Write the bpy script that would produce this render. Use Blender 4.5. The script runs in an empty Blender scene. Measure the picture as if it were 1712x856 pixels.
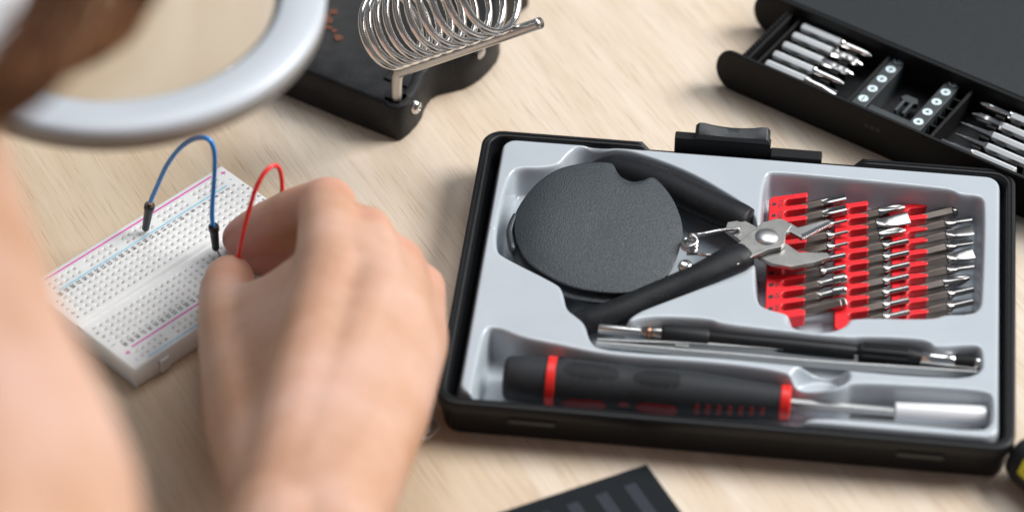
import bpy, bmesh, math, random
import numpy as np
from mathutils import Vector, Matrix
random.seed(7)
sc = bpy.context.scene
COL = sc.collection
MM = 0.001
# ------------------------------------------------------------------ camera
CAM_C = np.array([100.502277, -675.850669, 716.144834])      # mm
PITCH, ROLL, YAW, FW = 0.752660138, 0.00315755932, -0.112644924, 3.11697
def cam_rot():
    cy, sy = math.cos(YAW), math.sin(YAW)
    fwd = np.array([sy*math.cos(PITCH), cy*math.cos(PITCH), -math.sin(PITCH)])
    right = np.array([cy, -sy, 0.0]); up = np.cross(right, fwd)
    c, s = math.cos(ROLL), math.sin(ROLL)
    return np.array([c*right+s*up, -s*right+c*up, fwd])
CR = cam_rot()
cam = bpy.data.cameras.new('camera'); camo = bpy.data.objects.new('camera', cam); COL.objects.link(camo)
m = Matrix.Identity(4)
for i in range(3):
    m[i][0] = CR[0][i]; m[i][1] = CR[1][i]; m[i][2] = -CR[2][i]; m[i][3] = CAM_C[i]*MM
camo.matrix_world = m
cam.sensor_width = 36; cam.lens = 36*FW; cam.clip_start = 0.02; cam.clip_end = 50
def ray(px, py):
    return CR.T @ np.array([(px-856)/(FW*1712), -(py-428)/(FW*1712), 1.0])
def P(px, py, z=0.0):                       # point of the photograph -> the place, at height z (mm)
    d = ray(px, py); return CAM_C + d*((z-CAM_C[2])/d[2])
def PP(px, py, o, n):                       # ... on the plane through o with normal n
    d = ray(px, py); o = np.array(o, float); n = np.array(n, float)
    return CAM_C + d*(((o-CAM_C) @ n)/(d @ n))
cam.dof.use_dof = True
cam.dof.focus_distance = 1.050
cam.dof.aperture_fstop = 5.6
cam.dof.aperture_blades = 0
sc.camera = camo
# ------------------------------------------------------------------ world and lamps
w = bpy.data.worlds.new('World'); sc.world = w; w.use_nodes = True
bg = w.node_tree.nodes['Background']; bg.inputs[0].default_value = (0.80, 0.88, 1.0, 1); bg.inputs[1].default_value = 0.17
def area(name, loc, target, size, power, col, sy=None):
    l = bpy.data.lights.new(name, 'AREA'); l.energy = power; l.color = col; l.size = size
    if sy: l.shape = 'RECTANGLE'; l.size_y = sy
    o = bpy.data.objects.new(name, l); COL.objects.link(o); o.location = loc
    o.rotation_euler = (Vector(target)-Vector(loc)).to_track_quat('-Z', 'Y').to_euler()
    return o
area('window_light', (1.75, 0.75, 1.6), (0.05, 0.05, 0), 1.2, 82, (1.0, 0.985, 0.96), 1.1)
area('overhead_fill', (0.25, 0.95, 2.1), (0.05, 0.05, 0), 1.2, 22, (0.94, 0.975, 1.0))  # added overhead fill, placed to put a sheen on the leather disc
sc.view_settings.view_transform = 'Standard'; sc.view_settings.look = 'None'
sc.view_settings.exposure = 0.0; sc.view_settings.gamma = 1.0
sc.render.engine = 'CYCLES'
sc.cycles.use_denoising = True
sc.cycles.max_bounces = 8
sc.cycles.caustics_refractive = True
sc.cycles.sample_clamp_indirect = 6
# ------------------------------------------------------------------ materials
def newmat(name):
    mt = bpy.data.materials.new(name); mt.use_nodes = True
    return mt, mt.node_tree.nodes, mt.node_tree.links, mt.node_tree.nodes['Principled BSDF']
def coords(nt, ln, scale=(1000, 1000, 1000), rot=(0, 0, 0), kind='Object'):
    tc = nt.new('ShaderNodeTexCoord'); mp = nt.new('ShaderNodeMapping')
    mp.inputs['Scale'].default_value = scale; mp.inputs['Rotation'].default_value = rot
    ln.new(tc.outputs[kind], mp.inputs['Vector']); return mp.outputs['Vector']
def ramp(nt, ln, src, stops):
    r = nt.new('ShaderNodeValToRGB'); e = r.color_ramp.elements
    while len(e) < len(stops): e.new(0.5)
    for k, (p, c) in enumerate(stops):
        e[k].position = p; e[k].color = (c[0], c[1], c[2], 1) if not isinstance(c, float) else (c, c, c, 1)
    ln.new(src, r.inputs[0]); return r.outputs[0]
def simple(name, col, rough=0.5, metal=0.0, noise=0.0, nscale=0.6, bump=0.0, bscale=3.0, var=0.12, dust=0.0, **kw):
    """plain material with small mottling of colour and gloss and an optional fine bump (scales per mm)"""
    mt, nt, ln, b = newmat(name)
    b.inputs['Metallic'].default_value = metal
    v = coords(nt, ln)
    n = nt.new('ShaderNodeTexNoise'); n.inputs['Scale'].default_value = nscale; n.inputs['Detail'].default_value = 4
    ln.new(v, n.inputs['Vector'])
    lo = [c*(1-var) for c in col]; hi = [min(1, c*(1+var)) for c in col]
    cout = ramp(nt, ln, n.outputs['Fac'], [(0.3, lo), (0.7, hi)])
    if dust:
        nd = nt.new('ShaderNodeTexNoise'); nd.inputs['Scale'].default_value = 2.2; nd.inputs['Detail'].default_value = 1
        ln.new(v, nd.inputs['Vector']); fd = ramp(nt, ln, nd.outputs['Fac'], [(0.755, 0.0), (0.79, 1.0)])
        mx = nt.new('ShaderNodeMix'); mx.data_type = 'RGBA'; mm_ = nt.new('ShaderNodeMath'); mm_.operation = 'MULTIPLY'; mm_.inputs[1].default_value = dust
        ln.new(fd, mm_.inputs[0]); ln.new(mm_.outputs[0], mx.inputs['Factor']); ln.new(cout, mx.inputs['A']); mx.inputs['B'].default_value = (0.45, 0.45, 0.44, 1); cout = mx.outputs['Result']
    ln.new(cout, b.inputs['Base Color'])
    mr = nt.new('ShaderNodeMapRange'); mr.inputs['To Min'].default_value = rough*0.82; mr.inputs['To Max'].default_value = min(1, rough*1.2)
    ln.new(n.outputs['Fac'], mr.inputs['Value']); ln.new(mr.outputs[0], b.inputs['Roughness'])
    if bump:
        n2 = nt.new('ShaderNodeTexNoise'); n2.inputs['Scale'].default_value = bscale; n2.inputs['Detail'].default_value = 3
        ln.new(v, n2.inputs['Vector'])
        bp = nt.new('ShaderNodeBump'); bp.inputs['Strength'].default_value = bump; bp.inputs['Distance'].default_value = 0.0002
        ln.new(n2.outputs['Fac'], bp.inputs['Height']); ln.new(bp.outputs[0], b.inputs['Normal'])
    for k, val in kw.items(): b.inputs[k.replace('_', ' ')].default_value = val
    return mt
M = {}
M['black_plastic'] = simple('black_plastic', (0.008, 0.0085, 0.0095), 0.42, Specular_IOR_Level=0.3, bump=0.25, bscale=2.5)
M['rim_plastic'] = simple('rim_plastic', (0.016, 0.018, 0.021), 0.4, dust=0.5, bump=0.35, bscale=2.0)
M['matte_black'] = simple('matte_black', (0.006, 0.006, 0.0065), 0.55, Specular_IOR_Level=0.25, bump=0.3, bscale=2.5)
M['slate_lid'] = simple('slate_lid', (0.016, 0.020, 0.023), 0.5, bump=0.3, bscale=4.0, dust=0.3, Specular_IOR_Level=0.35)
M['tray'] = simple('tray_plastic', (0.445, 0.49, 0.535), 0.2, nscale=0.05, var=0.03, dust=0.25, Coat_Weight=0.35, Coat_Roughness=0.1)
M['rubber'] = simple('rubber', (0.009, 0.010, 0.012), 0.5, bump=0.3, bscale=1.5, dust=0.4, Specular_IOR_Level=0.3)
M['steel'] = simple('steel', (0.50, 0.49, 0.48), 0.3, 1.0, nscale=0.1, var=0.05)
M['blade_steel'] = simple('blade_steel', (0.33, 0.32, 0.305), 0.38, 1.0, bump=0.25, bscale=1.6, nscale=0.3, var=0.08)
M['chrome'] = simple('chrome', (0.66, 0.65, 0.64), 0.14, 1.0, nscale=0.05, var=0.03)
M['bit_steel'] = simple('bit_steel', (0.29, 0.245, 0.215), 0.33, 1.0, nscale=0.08, var=0.08)
M['tip_steel'] = simple('tip_steel', (0.33, 0.315, 0.305), 0.22, 1.0, nscale=0.1, var=0.05)
M['copper'] = simple('copper', (0.62, 0.33, 0.2), 0.3, 1.0)
M['red_plastic'] = simple('red_plastic', (0.72, 0.014, 0.022), 0.34, bump=0.1, bscale=2, var=0.06, Specular_IOR_Level=0.35)
M['red_ring'] = simple('red_ring', (0.75, 0.02, 0.015), 0.4)
M['red_rubber'] = simple('red_rubber', (0.17, 0.005, 0.008), 0.5)
M['black_print'] = simple('black_print', (0.02, 0.015, 0.02), 0.6)
M['white_plastic'] = simple('white_plastic', (0.86, 0.87, 0.87), 0.35, nscale=0.1, var=0.03, Subsurface_Weight=0.2, Subsurface_Scale=0.0015, Coat_Weight=0.2)
M['board_body'] = simple('board_body', (0.88, 0.88, 0.87), 0.38, nscale=0.1, var=0.02, Subsurface_Weight=0.8, Subsurface_Scale=0.006, Subsurface_Radius=(1.0, 1.0, 1.0))
M['hole_dark'] = simple('hole_dark', (0.42, 0.40, 0.36), 0.4, 0.0, nscale=0.35, var=0.6)
M['magenta_print'] = simple('magenta_print', (0.72, 0.025, 0.42), 0.5)
M['cyan_print'] = simple('cyan_print', (0.28, 0.62, 0.80), 0.5)
M['digit_print'] = simple('digit_print', (0.10, 0.09, 0.09), 0.6)
M['blue_wire'] = simple('blue_wire', (0.003, 0.25, 0.72), 0.3, Coat_Weight=0.3)
M['red_wire'] = simple('red_wire', (0.85, 0.035, 0.035), 0.32, Coat_Weight=0.3, Subsurface_Weight=0.3, Subsurface_Scale=0.001)
M['boot'] = simple('boot', (0.010, 0.010, 0.011), 0.38)
M['cast_black'] = simple('cast_black', (0.014, 0.014, 0.015), 0.55, bump=0.7, bscale=0.8, nscale=0.15, var=0.4, dust=0.4, Specular_IOR_Level=0.25)
M['silver_grey'] = simple('silver_grey', (0.52, 0.56, 0.61), 0.38, 0.1, nscale=0.02, var=0.03)
M['grey_trim'] = simple('grey_trim', (0.30, 0.29, 0.27), 0.4, 0.3, nscale=0.02, var=0.03)
M['socket_white'] = simple('socket_white', (0.70, 0.70, 0.73), 0.42, 0.1, nscale=0.05, var=0.02)
M['label_white'] = simple('label_white', (0.62, 0.74, 0.78), 0.4)
M['strip'] = simple('strip', (0.035, 0.042, 0.046), 0.5)
M['handle_grey'] = simple('handle_grey', (0.024, 0.027, 0.031), 0.6, Specular_IOR_Level=0.3, bump=0.2, bscale=1.5)
M['yellow'] = simple('yellow', (0.65, 0.60, 0.03), 0.5)
M['cloth_grey'] = simple('cloth_grey', (0.20, 0.23, 0.28), 0.9)
M['cloth_white'] = simple('cloth_white', (0.8, 0.82, 0.85), 0.9)
M['window_scrap'] = simple('silvery_wire', (0.6, 0.58, 0.55), 0.3, 0.9)
def skin():
    mt, nt, ln, b = newmat('skin')
    v = coords(nt, ln)
    n = nt.new('ShaderNodeTexNoise'); n.inputs['Scale'].default_value = 0.035; n.inputs['Detail'].default_value = 5
    ln.new(v, n.inputs['Vector'])
    ln.new(ramp(nt, ln, n.outputs['Fac'], [(0.34, (0.50, 0.275, 0.175)), (0.5, (0.56, 0.33, 0.232)), (0.66, (0.61, 0.385, 0.30))]), b.inputs['Base Color'])
    src = b.inputs['Base Color'].links[0].from_socket
    for (px, py, pz, rad, amt) in ((425, 405, 16, 30, 0.75), (549, 330, 48, 16, 0.35), (612, 385, 50, 14, 0.3), (668, 435, 45, 14, 0.3), (704, 480, 38, 13, 0.35), (384, 480, 25, 16, 0.35)):
        pt = (P(px, py, pz)-P(560, 600, 0))
        vd = nt.new('ShaderNodeVectorMath'); vd.operation = 'DISTANCE'; vd.inputs[1].default_value = tuple(pt); ln.new(v, vd.inputs[0])
        mr = nt.new('ShaderNodeMapRange'); mr.interpolation_type = 'SMOOTHSTEP'; mr.inputs['From Min'].default_value = 0; mr.inputs['From Max'].default_value = rad
        mr.inputs['To Min'].default_value = amt; mr.inputs['To Max'].default_value = 0; ln.new(vd.outputs['Value'], mr.inputs['Value'])
        mx = nt.new('ShaderNodeMix'); mx.data_type = 'RGBA'; ln.new(mr.outputs[0], mx.inputs['Factor']); ln.new(src, mx.inputs['A']); mx.inputs['B'].default_value = (0.62, 0.22, 0.17, 1); src = mx.outputs['Result']
    ln.new(src, b.inputs['Base Color'])
    b.inputs['Roughness'].default_value = 0.5
    b.inputs['Subsurface Weight'].default_value = 0.25
    b.inputs['Subsurface Radius'].default_value = (1.0, 0.35, 0.2); b.inputs['Subsurface Scale'].default_value = 0.003
    n2 = nt.new('ShaderNodeTexVoronoi'); n2.inputs['Scale'].default_value = 1.1; ln.new(v, n2.inputs['Vector'])
    bp = nt.new('ShaderNodeBump'); bp.inputs['Strength'].default_value = 0.25; bp.inputs['Distance'].default_value = 0.0003
    ln.new(n2.outputs['Distance'], bp.inputs['Height']); ln.new(bp.outputs[0], b.inputs['Normal'])
    return mt
M['skin'] = skin()
def leather():
    mt, nt, ln, b = newmat('leather')
    v = coords(nt, ln)
    n = nt.new('ShaderNodeTexNoise'); n.inputs['Scale'].default_value = 1.0; n.inputs['Detail'].default_value = 2; ln.new(v, n.inputs['Vector'])
    mx = nt.new('ShaderNodeVectorMath'); mx.operation = 'MULTIPLY_ADD'; mx.inputs[1].default_value = (0.5, 0.5, 0.5)
    ln.new(n.outputs['Color'], mx.inputs[0]); ln.new(v, mx.inputs[2])
    vo = nt.new('ShaderNodeTexVoronoi'); vo.inputs['Scale'].default_value = 2.7; vo.feature = 'SMOOTH_F1'; ln.new(mx.outputs[0], vo.inputs['Vector'])
    b.inputs['Base Color'].default_value = (0.028, 0.036, 0.043, 1)
    b.inputs['Roughness'].default_value = 0.36
    bp = nt.new('ShaderNodeBump'); bp.inputs['Strength'].default_value = 0.7; bp.inputs['Distance'].default_value = 0.00018
    ln.new(vo.outputs['Distance'], bp.inputs['Height']); ln.new(bp.outputs[0], b.inputs['Normal'])
    return mt
M['leather'] = leather()
WOOD_ORG = np.array([50.0, 115.0, 0.0])
def wood():
    mt, nt, ln, b = newmat('oak_veneer')
    g0, g1 = P(600, 270, 0), P(700, 403, 0); ang = math.atan2(g0[1]-g1[1], g1[0]-g0[0])
    def stretched(along, across, scale, detail, off=0):
        v = coords(nt, ln, (1000, 1000, 1000), (0, 0, ang))          # x now runs with the grain
        mp = nt.new('ShaderNodeMapping'); mp.inputs['Scale'].default_value = (along, across, 1); mp.inputs['Location'].default_value = (off, off, 0)
        ln.new(v, mp.inputs['Vector'])
        n = nt.new('ShaderNodeTexNoise'); n.inputs['Scale'].default_value = scale; n.inputs['Detail'].default_value = detail
        n.inputs['Distortion'].default_value = 0.25
        ln.new(mp.outputs['Vector'], n.inputs['Vector']); return n.outputs['Fac']
    broad = stretched(0.006, 0.07, 1.0, 3)
    mid = stretched(0.02, 0.45, 1.0, 4, 7)
    fine = stretched(0.045, 2.3, 1.0, 2, 13)
    c1 = ramp(nt, ln, broad, [(0.32, (0.65, 0.54, 0.425)), (0.68, (0.74, 0.665, 0.575))])
    c2 = ramp(nt, ln, mid, [(0.36, (0.88, 0.855, 0.82)), (0.60, (1.0, 1.0, 1.0))])
    c3 = ramp(nt, ln, fine, [(0.33, (0.58, 0.49, 0.40)), (0.41, (1.0, 1.0, 1.0))])
    def mul(a, c, f):
        x = nt.new('ShaderNodeMix'); x.data_type = 'RGBA'; x.blend_type = 'MULTIPLY'; x.inputs['Factor'].default_value = f
        ln.new(a, x.inputs['A']); ln.new(c, x.inputs['B']); return x.outputs['Result']
    # two veneer leaves: a warmer one on the left, a paler one on the right, joined along the grain
    vv = coords(nt, ln, (1000, 1000, 1000), (0, 0, ang)); sp = nt.new('ShaderNodeSeparateXYZ'); ln.new(vv, sp.inputs[0])
    sq = P(420, 290, 0)-WOOD_ORG; ysq = sq[0]*math.sin(ang)+sq[1]*math.cos(ang)
    ad = nt.new('ShaderNodeMath'); ad.operation = 'MULTIPLY_ADD'; ad.inputs[1].default_value = 30; ln.new(mid, ad.inputs[0]); ln.new(sp.outputs['Y'], ad.inputs[2])
    mr = nt.new('ShaderNodeMapRange'); mr.inputs['From Min'].default_value = ysq-10+15; mr.inputs['From Max'].default_value = ysq+35+15; mr.interpolation_type = 'SMOOTHSTEP'
    ln.new(ad.outputs[0], mr.inputs['Value'])
    leaf = ramp(nt, ln, mr.outputs[0], [(0.0, (0.90, 0.81, 0.69)), (1.0, (1.0, 0.965, 0.925))])
    ln.new(mul(mul(mul(c1, c2, 0.38), c3, 0.6), leaf, 1.0), b.inputs['Base Color'])
    b.inputs['Roughness'].default_value = 0.48
    bp = nt.new('ShaderNodeBump'); bp.inputs['Strength'].default_value = 0.3; bp.inputs['Distance'].default_value = 0.0002
    ln.new(fine, bp.inputs['Height']); ln.new(bp.outputs[0], b.inputs['Normal'])
    return mt
M['wood'] = wood()
def glass():
    mt, nt, ln, b = newmat('lens_glass')
    b.inputs['Transmission Weight'].default_value = 1.0; b.inputs['Roughness'].default_value = 0.0; b.inputs['IOR'].default_value = 1.5
    b.inputs['Base Color'].default_value = (0.97, 0.985, 0.98, 1)
    return mt
M['glass'] = glass()
def hairmat():
    mt, nt, ln, b = newmat('hair')
    oi = nt.new('ShaderNodeTexCoord'); n = nt.new('ShaderNodeTexNoise'); n.inputs['Scale'].default_value = 60
    ln.new(oi.outputs['Object'], n.inputs['Vector'])
    ln.new(ramp(nt, ln, n.outputs['Fac'], [(0.35, (0.17, 0.085, 0.04)), (0.7, (0.46, 0.28, 0.15))]), b.inputs['Base Color'])
    b.inputs['Roughness'].default_value = 0.4
    return mt
M['hair'] = hairmat()
# ------------------------------------------------------------------ mesh helpers (all sizes in mm)
WL = {}
class MB:
    def __init__(s): s.v = []; s.f = []
    def add(s, vs, fs):
        o = len(s.v); s.v.extend([tuple(map(float, p)) for p in vs]); s.f.extend([tuple(i+o for i in f) for f in fs])
    def build(s, name, mat, parent=None, bevel=0, seg=2, smooth=35, origin=None):
        me = bpy.data.meshes.new(name)
        V = np.array(s.v)
        if parent is not None: org = np.array(WL[parent.name], float)
        elif origin is not None: org = np.array(origin, float)
        else: org = np.array([(V[:, 0].min()+V[:, 0].max())/2, (V[:, 1].min()+V[:, 1].max())/2, V[:, 2].min()])
        me.from_pydata(((V-org)*MM).tolist(), [], s.f); me.validate(); me.update()
        bm = bmesh.new(); bm.from_mesh(me); bmesh.ops.recalc_face_normals(bm, faces=bm.faces[:]); bm.to_mesh(me); bm.free()
        if smooth is not None:
            me.shade_smooth()
            if smooth < 180: me.set_sharp_from_angle(angle=math.radians(smooth))
        me.materials.append(mat)
        o = bpy.data.objects.new(name, me); COL.objects.link(o)
        if parent is not None: o.parent = parent
        else: o.location = org*MM
        WL[o.name] = org
        if bevel:
            bv = o.modifiers.new('bevel', 'BEVEL'); bv.width = bevel*MM; bv.segments = seg
            bv.limit_method = 'ANGLE'; bv.angle_limit = math.radians(32); bv.harden_normals = True
        return o
def tag(o, label, cat, group=None, kind=None):
    if label: o['label'] = label
    if cat: o['category'] = cat
    if group: o['group'] = group
    if kind: o['kind'] = kind
    return o
def thing(name, org, label, cat, group=None):
    o = bpy.data.objects.new(name, None); COL.objects.link(o); o.empty_display_size = 0.01
    o.location = np.array(org, float)*MM; WL[o.name] = np.array(org, float)
    return tag(o, label, cat, group)
def copy_tree(root, loc, label, group=None):
    c = root.copy(); COL.objects.link(c); WL[c.name] = np.array(loc, float); c.location = np.array(loc, float)*MM; c['label'] = label
    if group: c['group'] = group
    for ch in root.children:
        d = ch.copy(); COL.objects.link(d); d.parent = c
    return c
def loft(mb, loops, cap0=True, cap1=True):
    n = len(loops[0]); vs = [p for l in loops for p in l]; fs = []
    for k in range(len(loops)-1):
        for i in range(n):
            j = (i+1) % n; fs.append((k*n+i, k*n+j, (k+1)*n+j, (k+1)*n+i))
    if cap0: fs.append(tuple(range(n))[::-1])
    if cap1: fs.append(tuple((len(loops)-1)*n+i for i in range(n)))
    mb.add(vs, fs)
def frames(pts):
    pts = [np.array(p, float) for p in pts]; T = []
    for i in range(len(pts)):
        a = pts[max(0, i-1)]; b = pts[min(len(pts)-1, i+1)]; t = b-a; T.append(t/np.linalg.norm(t))
    u = np.cross(T[0], [0, 0, 1.0])
    if np.linalg.norm(u) < 0.1: u = np.cross(T[0], [0, 1.0, 0])
    u /= np.linalg.norm(u); out = []
    for p, t in zip(pts, T):
        u = u - t*(u @ t); u /= np.linalg.norm(u); out.append((p, t, u, np.cross(u, t)))
    return out
def tube(mb, pts, rad, n=12, sq=1.0, cap=True):
    """tube along pts; rad a number or list; sq flattens the second cross axis (towards 'up')"""
    if not hasattr(rad, '__len__'): rad = [rad]*len(pts)
    loops = []
    for (p, t, u, v), r in zip(frames(pts), rad):
        loops.append([p+u*r*math.cos(2*math.pi*k/n)+v*r*sq*math.sin(2*math.pi*k/n) for k in range(n)])
    loft(mb, loops, cap, cap)
def lathe(mb, A, B, prof, n=24, phase=0.0):
    """prof [(distance from A along AB, radius)]"""
    A = np.array(A, float); B = np.array(B, float); t = (B-A)/np.linalg.norm(B-A)
    u = np.cross(t, [0, 0, 1.0])
    if np.linalg.norm(u) < 1e-3: u = np.cross(t, [0, 1.0, 0])
    u /= np.linalg.norm(u); v = np.cross(u, t)
    loft(mb, [[A+t*d+(u*math.cos(phase+2*math.pi*k/n)+v*math.sin(phase+2*math.pi*k/n))*max(r, 0.01) for k in range(n)] for d, r in prof])
def prism(mb, poly, z0, z1):
    """poly of (x, y) or 3-D points extruded along z (z0, z1 added)"""
    n = len(poly); lo = [(p[0], p[1], z0) for p in poly]; hi = [(p[0], p[1], z1) for p in poly]
    mb.add(lo+hi, [tuple(range(n))[::-1], tuple(range(n, 2*n))]+[(i, (i+1) % n, n+(i+1) % n, n+i) for i in range(n)])
def oprism(mb, poly, o, ex, ey, ez, z0, z1):
    o, ex, ey, ez = [np.array(a, float) for a in (o, ex, ey, ez)]
    n = len(poly); lo = [o+ex*p[0]+ey*p[1]+ez*z0 for p in poly]; hi = [o+ex*p[0]+ey*p[1]+ez*z1 for p in poly]
    mb.add(lo+hi, [tuple(range(n))[::-1], tuple(range(n, 2*n))]+[(i, (i+1) % n, n+(i+1) % n, n+i) for i in range(n)])
def box(mb, x0, x1, y0, y1, z0, z1): prism(mb, [(x0, y0), (x1, y0), (x1, y1), (x0, y1)], z0, z1)
def obox(mb, o, ex, ey, ez, a0, a1, b0, b1, c0, c1): oprism(mb, [(a0, b0), (a1, b0), (a1, b1), (a0, b1)], o, ex, ey, ez, c0, c1)
def rrect(x0, y0, x1, y1, r, z, n=6, sub=1, zf=None):
    out = []
    cs = [((x1-r, y0+r), -90), ((x1-r, y1-r), 0), ((x0+r, y1-r), 90), ((x0+r, y0+r), 180)]
    for k, ((cx, cy), a0) in enumerate(cs):
        arc = [(cx+r*math.cos(math.radians(a0+90*i/n)), cy+r*math.sin(math.radians(a0+90*i/n))) for i in range(n+1)]
        out += arc
        (nx, ny), a1 = cs[(k+1) % 4]
        q = (nx+r*math.cos(math.radians(a1)), ny+r*math.sin(math.radians(a1)))
        for s in range(1, sub): out.append((arc[-1][0]+(q[0]-arc[-1][0])*s/sub, arc[-1][1]+(q[1]-arc[-1][1])*s/sub))
    return [(x, y, z + (zf(x, y) if zf else 0)) for x, y in out]
def chaikin(p, it=2, closed=True):
    p = [np.array(a, float) for a in p]
    for _ in range(it):
        q = []
        for i in range(len(p) if closed else len(p)-1):
            a, b = p[i], p[(i+1) % len(p)]; q += [a*.75+b*.25, a*.25+b*.75]
        p = q if closed else [p[0]]+q+[p[-1]]
    return p
def catmull(p, k=6, closed=False):
    p = [np.array(a, float) for a in p]; n = len(p); out = []
    g = (lambda i: p[i % n]) if closed else (lambda i: p[max(0, min(n-1, i))])
    for i in range(n if closed else n-1):
        a, b, c, d = g(i-1), g(i), g(i+1), g(i+2)
        for s in range(k):
            t = s/k; out.append(0.5*((2*b)+(-a+c)*t+(2*a-5*b+4*c-d)*t*t+(-a+3*b-3*c+d)*t**3))
    if not closed: out.append(p[-1])
    return out
_tc = {}
def text_shape(s):
    if s not in _tc:
        cu = bpy.data.curves.new('t', 'FONT'); cu.body = s; cu.size = 1; cu.align_x = 'CENTER'; cu.align_y = 'CENTER'; cu.resolution_u = 2
        ob = bpy.data.objects.new('t', cu); COL.objects.link(ob)
        dg = bpy.context.evaluated_depsgraph_get(); me = bpy.data.meshes.new_from_object(ob.evaluated_get(dg))
        _tc[s] = ([tuple(v.co) for v in me.vertices], [tuple(p.vertices) for p in me.polygons])
        bpy.data.objects.remove(ob); bpy.data.curves.remove(cu); bpy.data.meshes.remove(me)
    return _tc[s]
def text(mb, s, o, ex, ey, size, bold=0.0):
    vs, fs = text_shape(s); o, ex, ey = [np.array(a, float) for a in (o, ex, ey)]
    for k in ([0] if not bold else [-bold, bold]):
        mb.add([o+ex*(v[0]*size+k)+ey*v[1]*size+np.array([0, 0, 0.003*(k > 0)]) for v in vs], fs)
Z3 = np.array([0, 0, 1.0])
# ================================================================== SETTING
mb = MB(); box(mb, -700, 800, -520, 750, -28, 0)
tag(mb.build('table_top', M['wood'], bevel=1.5, smooth=None, origin=(50, 115, 0)), None, None, kind='structure')
# ================================================================== TOOL CASE
W, D, H = 177.2, 128.5, 15.4
case = thing('tool_case', (W/2, D/2, 0), 'open black plastic tool case with a grey moulded insert full of small tools', 'tool case')
XB0, XB1 = P(1080, 236, H)[0], P(1430, 262, H)[0]
def rimdrop(x, y): return -3.2*(1 if (XB0 < x < XB1 and y > D-8) else 0)
def zf_top(x, y): return rimdrop(x, y)
mb = MB(); lp = []
for ins, z, zf in [(3.6, 0, 0), (2.6, 0.5, 0), (2.2, 1.6, 0), (1.0, 10.6, 0), (0.9, 11.0, 0), (0.1, 11.3, 0), (0, 11.7, 0), (0, H-0.6, 1), (0.25, H-0.15, 1), (0.7, H, 1),
                   (1.3, H, 1), (1.55, H-0.35, 1), (1.75, H-0.35, 1), (2.0, H, 1), (2.6, H, 1), (2.9, H-0.2, 1), (3.0, H-0.8, 1), (4.4, 2.2, 0), (5.2, 1.6, 0)]:
    lp.append(rrect(ins, ins, W-ins, D-ins, 7.0-ins*0.8, z, 7, 60, zf_top if zf else None))
loft(mb, lp)
mb.build('shell', M['black_plastic'], case, smooth=50)
for a, b in ((P(850, 690, 12)[0], P(930, 690, 12)[0]), (P(1500, 740, 12)[0], P(1580, 740, 12)[0])):
    mb = MB(); box(mb, a, b, -0.5, 1.2, 8.9, 10.9); mb.build('hinge_lug', M['rim_plastic'], case, bevel=0.4)
xa, xb, xc = P(1129, 230, 14)[0], P(1290, 230, 14)[0], P(1375, 250, 12)[0]
mb = MB()
box(mb, xa, xb, D+0.2, D+4.0, 7.5, 17.6)
box(mb, xb, xc, D-1.2, D+3.4, 7, 14.2)
lt = mb.build('latch', M['matte_black'], case, bevel=0.5)
mb = MB()                                           # ribbed hook that snaps over the lid
x0, x1 = P(1163, 215, 20)[0], P(1289, 215, 20)[0]
prof = [(D+0.6, 15.5), (D+0.4, 19.5), (D+2.4, 20.6), (D+5.2, 21.0), (D+6.4, 19.6), (D+5.6, 15.0)]
ns = 22; lps = []
for k in range(ns+1):
    t = k/ns; x = x0+(x1-x0)*t; dip = 1.0*math.sin(math.pi*min(1, max(0, (t-.12)/.76))); e = 1.2*(1 if k in (0, ns) else 0)
    lps.append([(x, y-(dip*0.9 if y > D+4 else 0), z-(dip if z > 20.5 else 0)-(e if z > 19 else 0)) for y, z in prof])
loft(mb, lps); mb.build('hook', M['rim_plastic'], lt, bevel=0.3)
# ---------------------------------------------------------------- moulded insert: a formed sheet with recesses
TZ = 14.9
def q(*pts): return [P(a, b, TZ)[:2] for a, b in pts]
R_tools = q((864, 281), (905, 282), (935, 276), (945, 262), (962, 247), (990, 242), (1060, 253), (1150, 286), (1220, 326), (1258, 352), (1268, 385), (1290, 392), (1290, 432),
            (1262, 440), (1180, 478), (1100, 508), (1062, 523), (1045, 540), (1080, 530), (1130, 530), (1190, 534), (1200, 541), (1300, 553), (1420, 566), (1440, 563), (1530, 566), (1556, 572), (1560, 582), (1630, 576), (1642, 584),
            (1642, 632), (1530, 628), (1420, 618), (1330, 610), (1200, 597), (1100, 591), (1000, 584), (984, 566), (978, 541), (966, 530), (945, 515), (940, 482), (928, 472), (843, 430), (829, 418), (828, 385), (838, 335), (850, 296))
R_bits = q((1277, 291), (1300, 289), (1420, 300), (1560, 314), (1592, 318), (1602, 326), (1640, 328), (1646, 345), (1642, 480), (1638, 526), (1580, 524), (1562, 533), (1425, 530), (1412, 540), (1330, 540), (1318, 524), (1285, 517), (1264, 505), (1261, 440), (1270, 380))
R_driver = q((811, 547), (835, 548), (868, 563), (930, 575), (1000, 590), (1060, 596), (1200, 606), (1300, 619), (1325, 630), (1350, 645), (1385, 652), (1410, 648), (1424, 640), (1530, 645), (1650, 653), (1660, 665), (1660, 716), (1620, 718), (1560, 712), (1440, 702), (1366, 698), (1345, 703), (1330, 712), (1000, 688), (786, 668), (790, 640), (800, 590))
R_hollow = q(*[(1368+56*math.cos(a), 533+24*math.sin(a)) for a in np.linspace(0, 2*math.pi, 16)[:-1]])
R_hollow2 = q(*[(1372+52*math.cos(a), 628+24*math.sin(a)) for a in np.linspace(0, 2*math.pi, 16)[:-1]])
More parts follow.
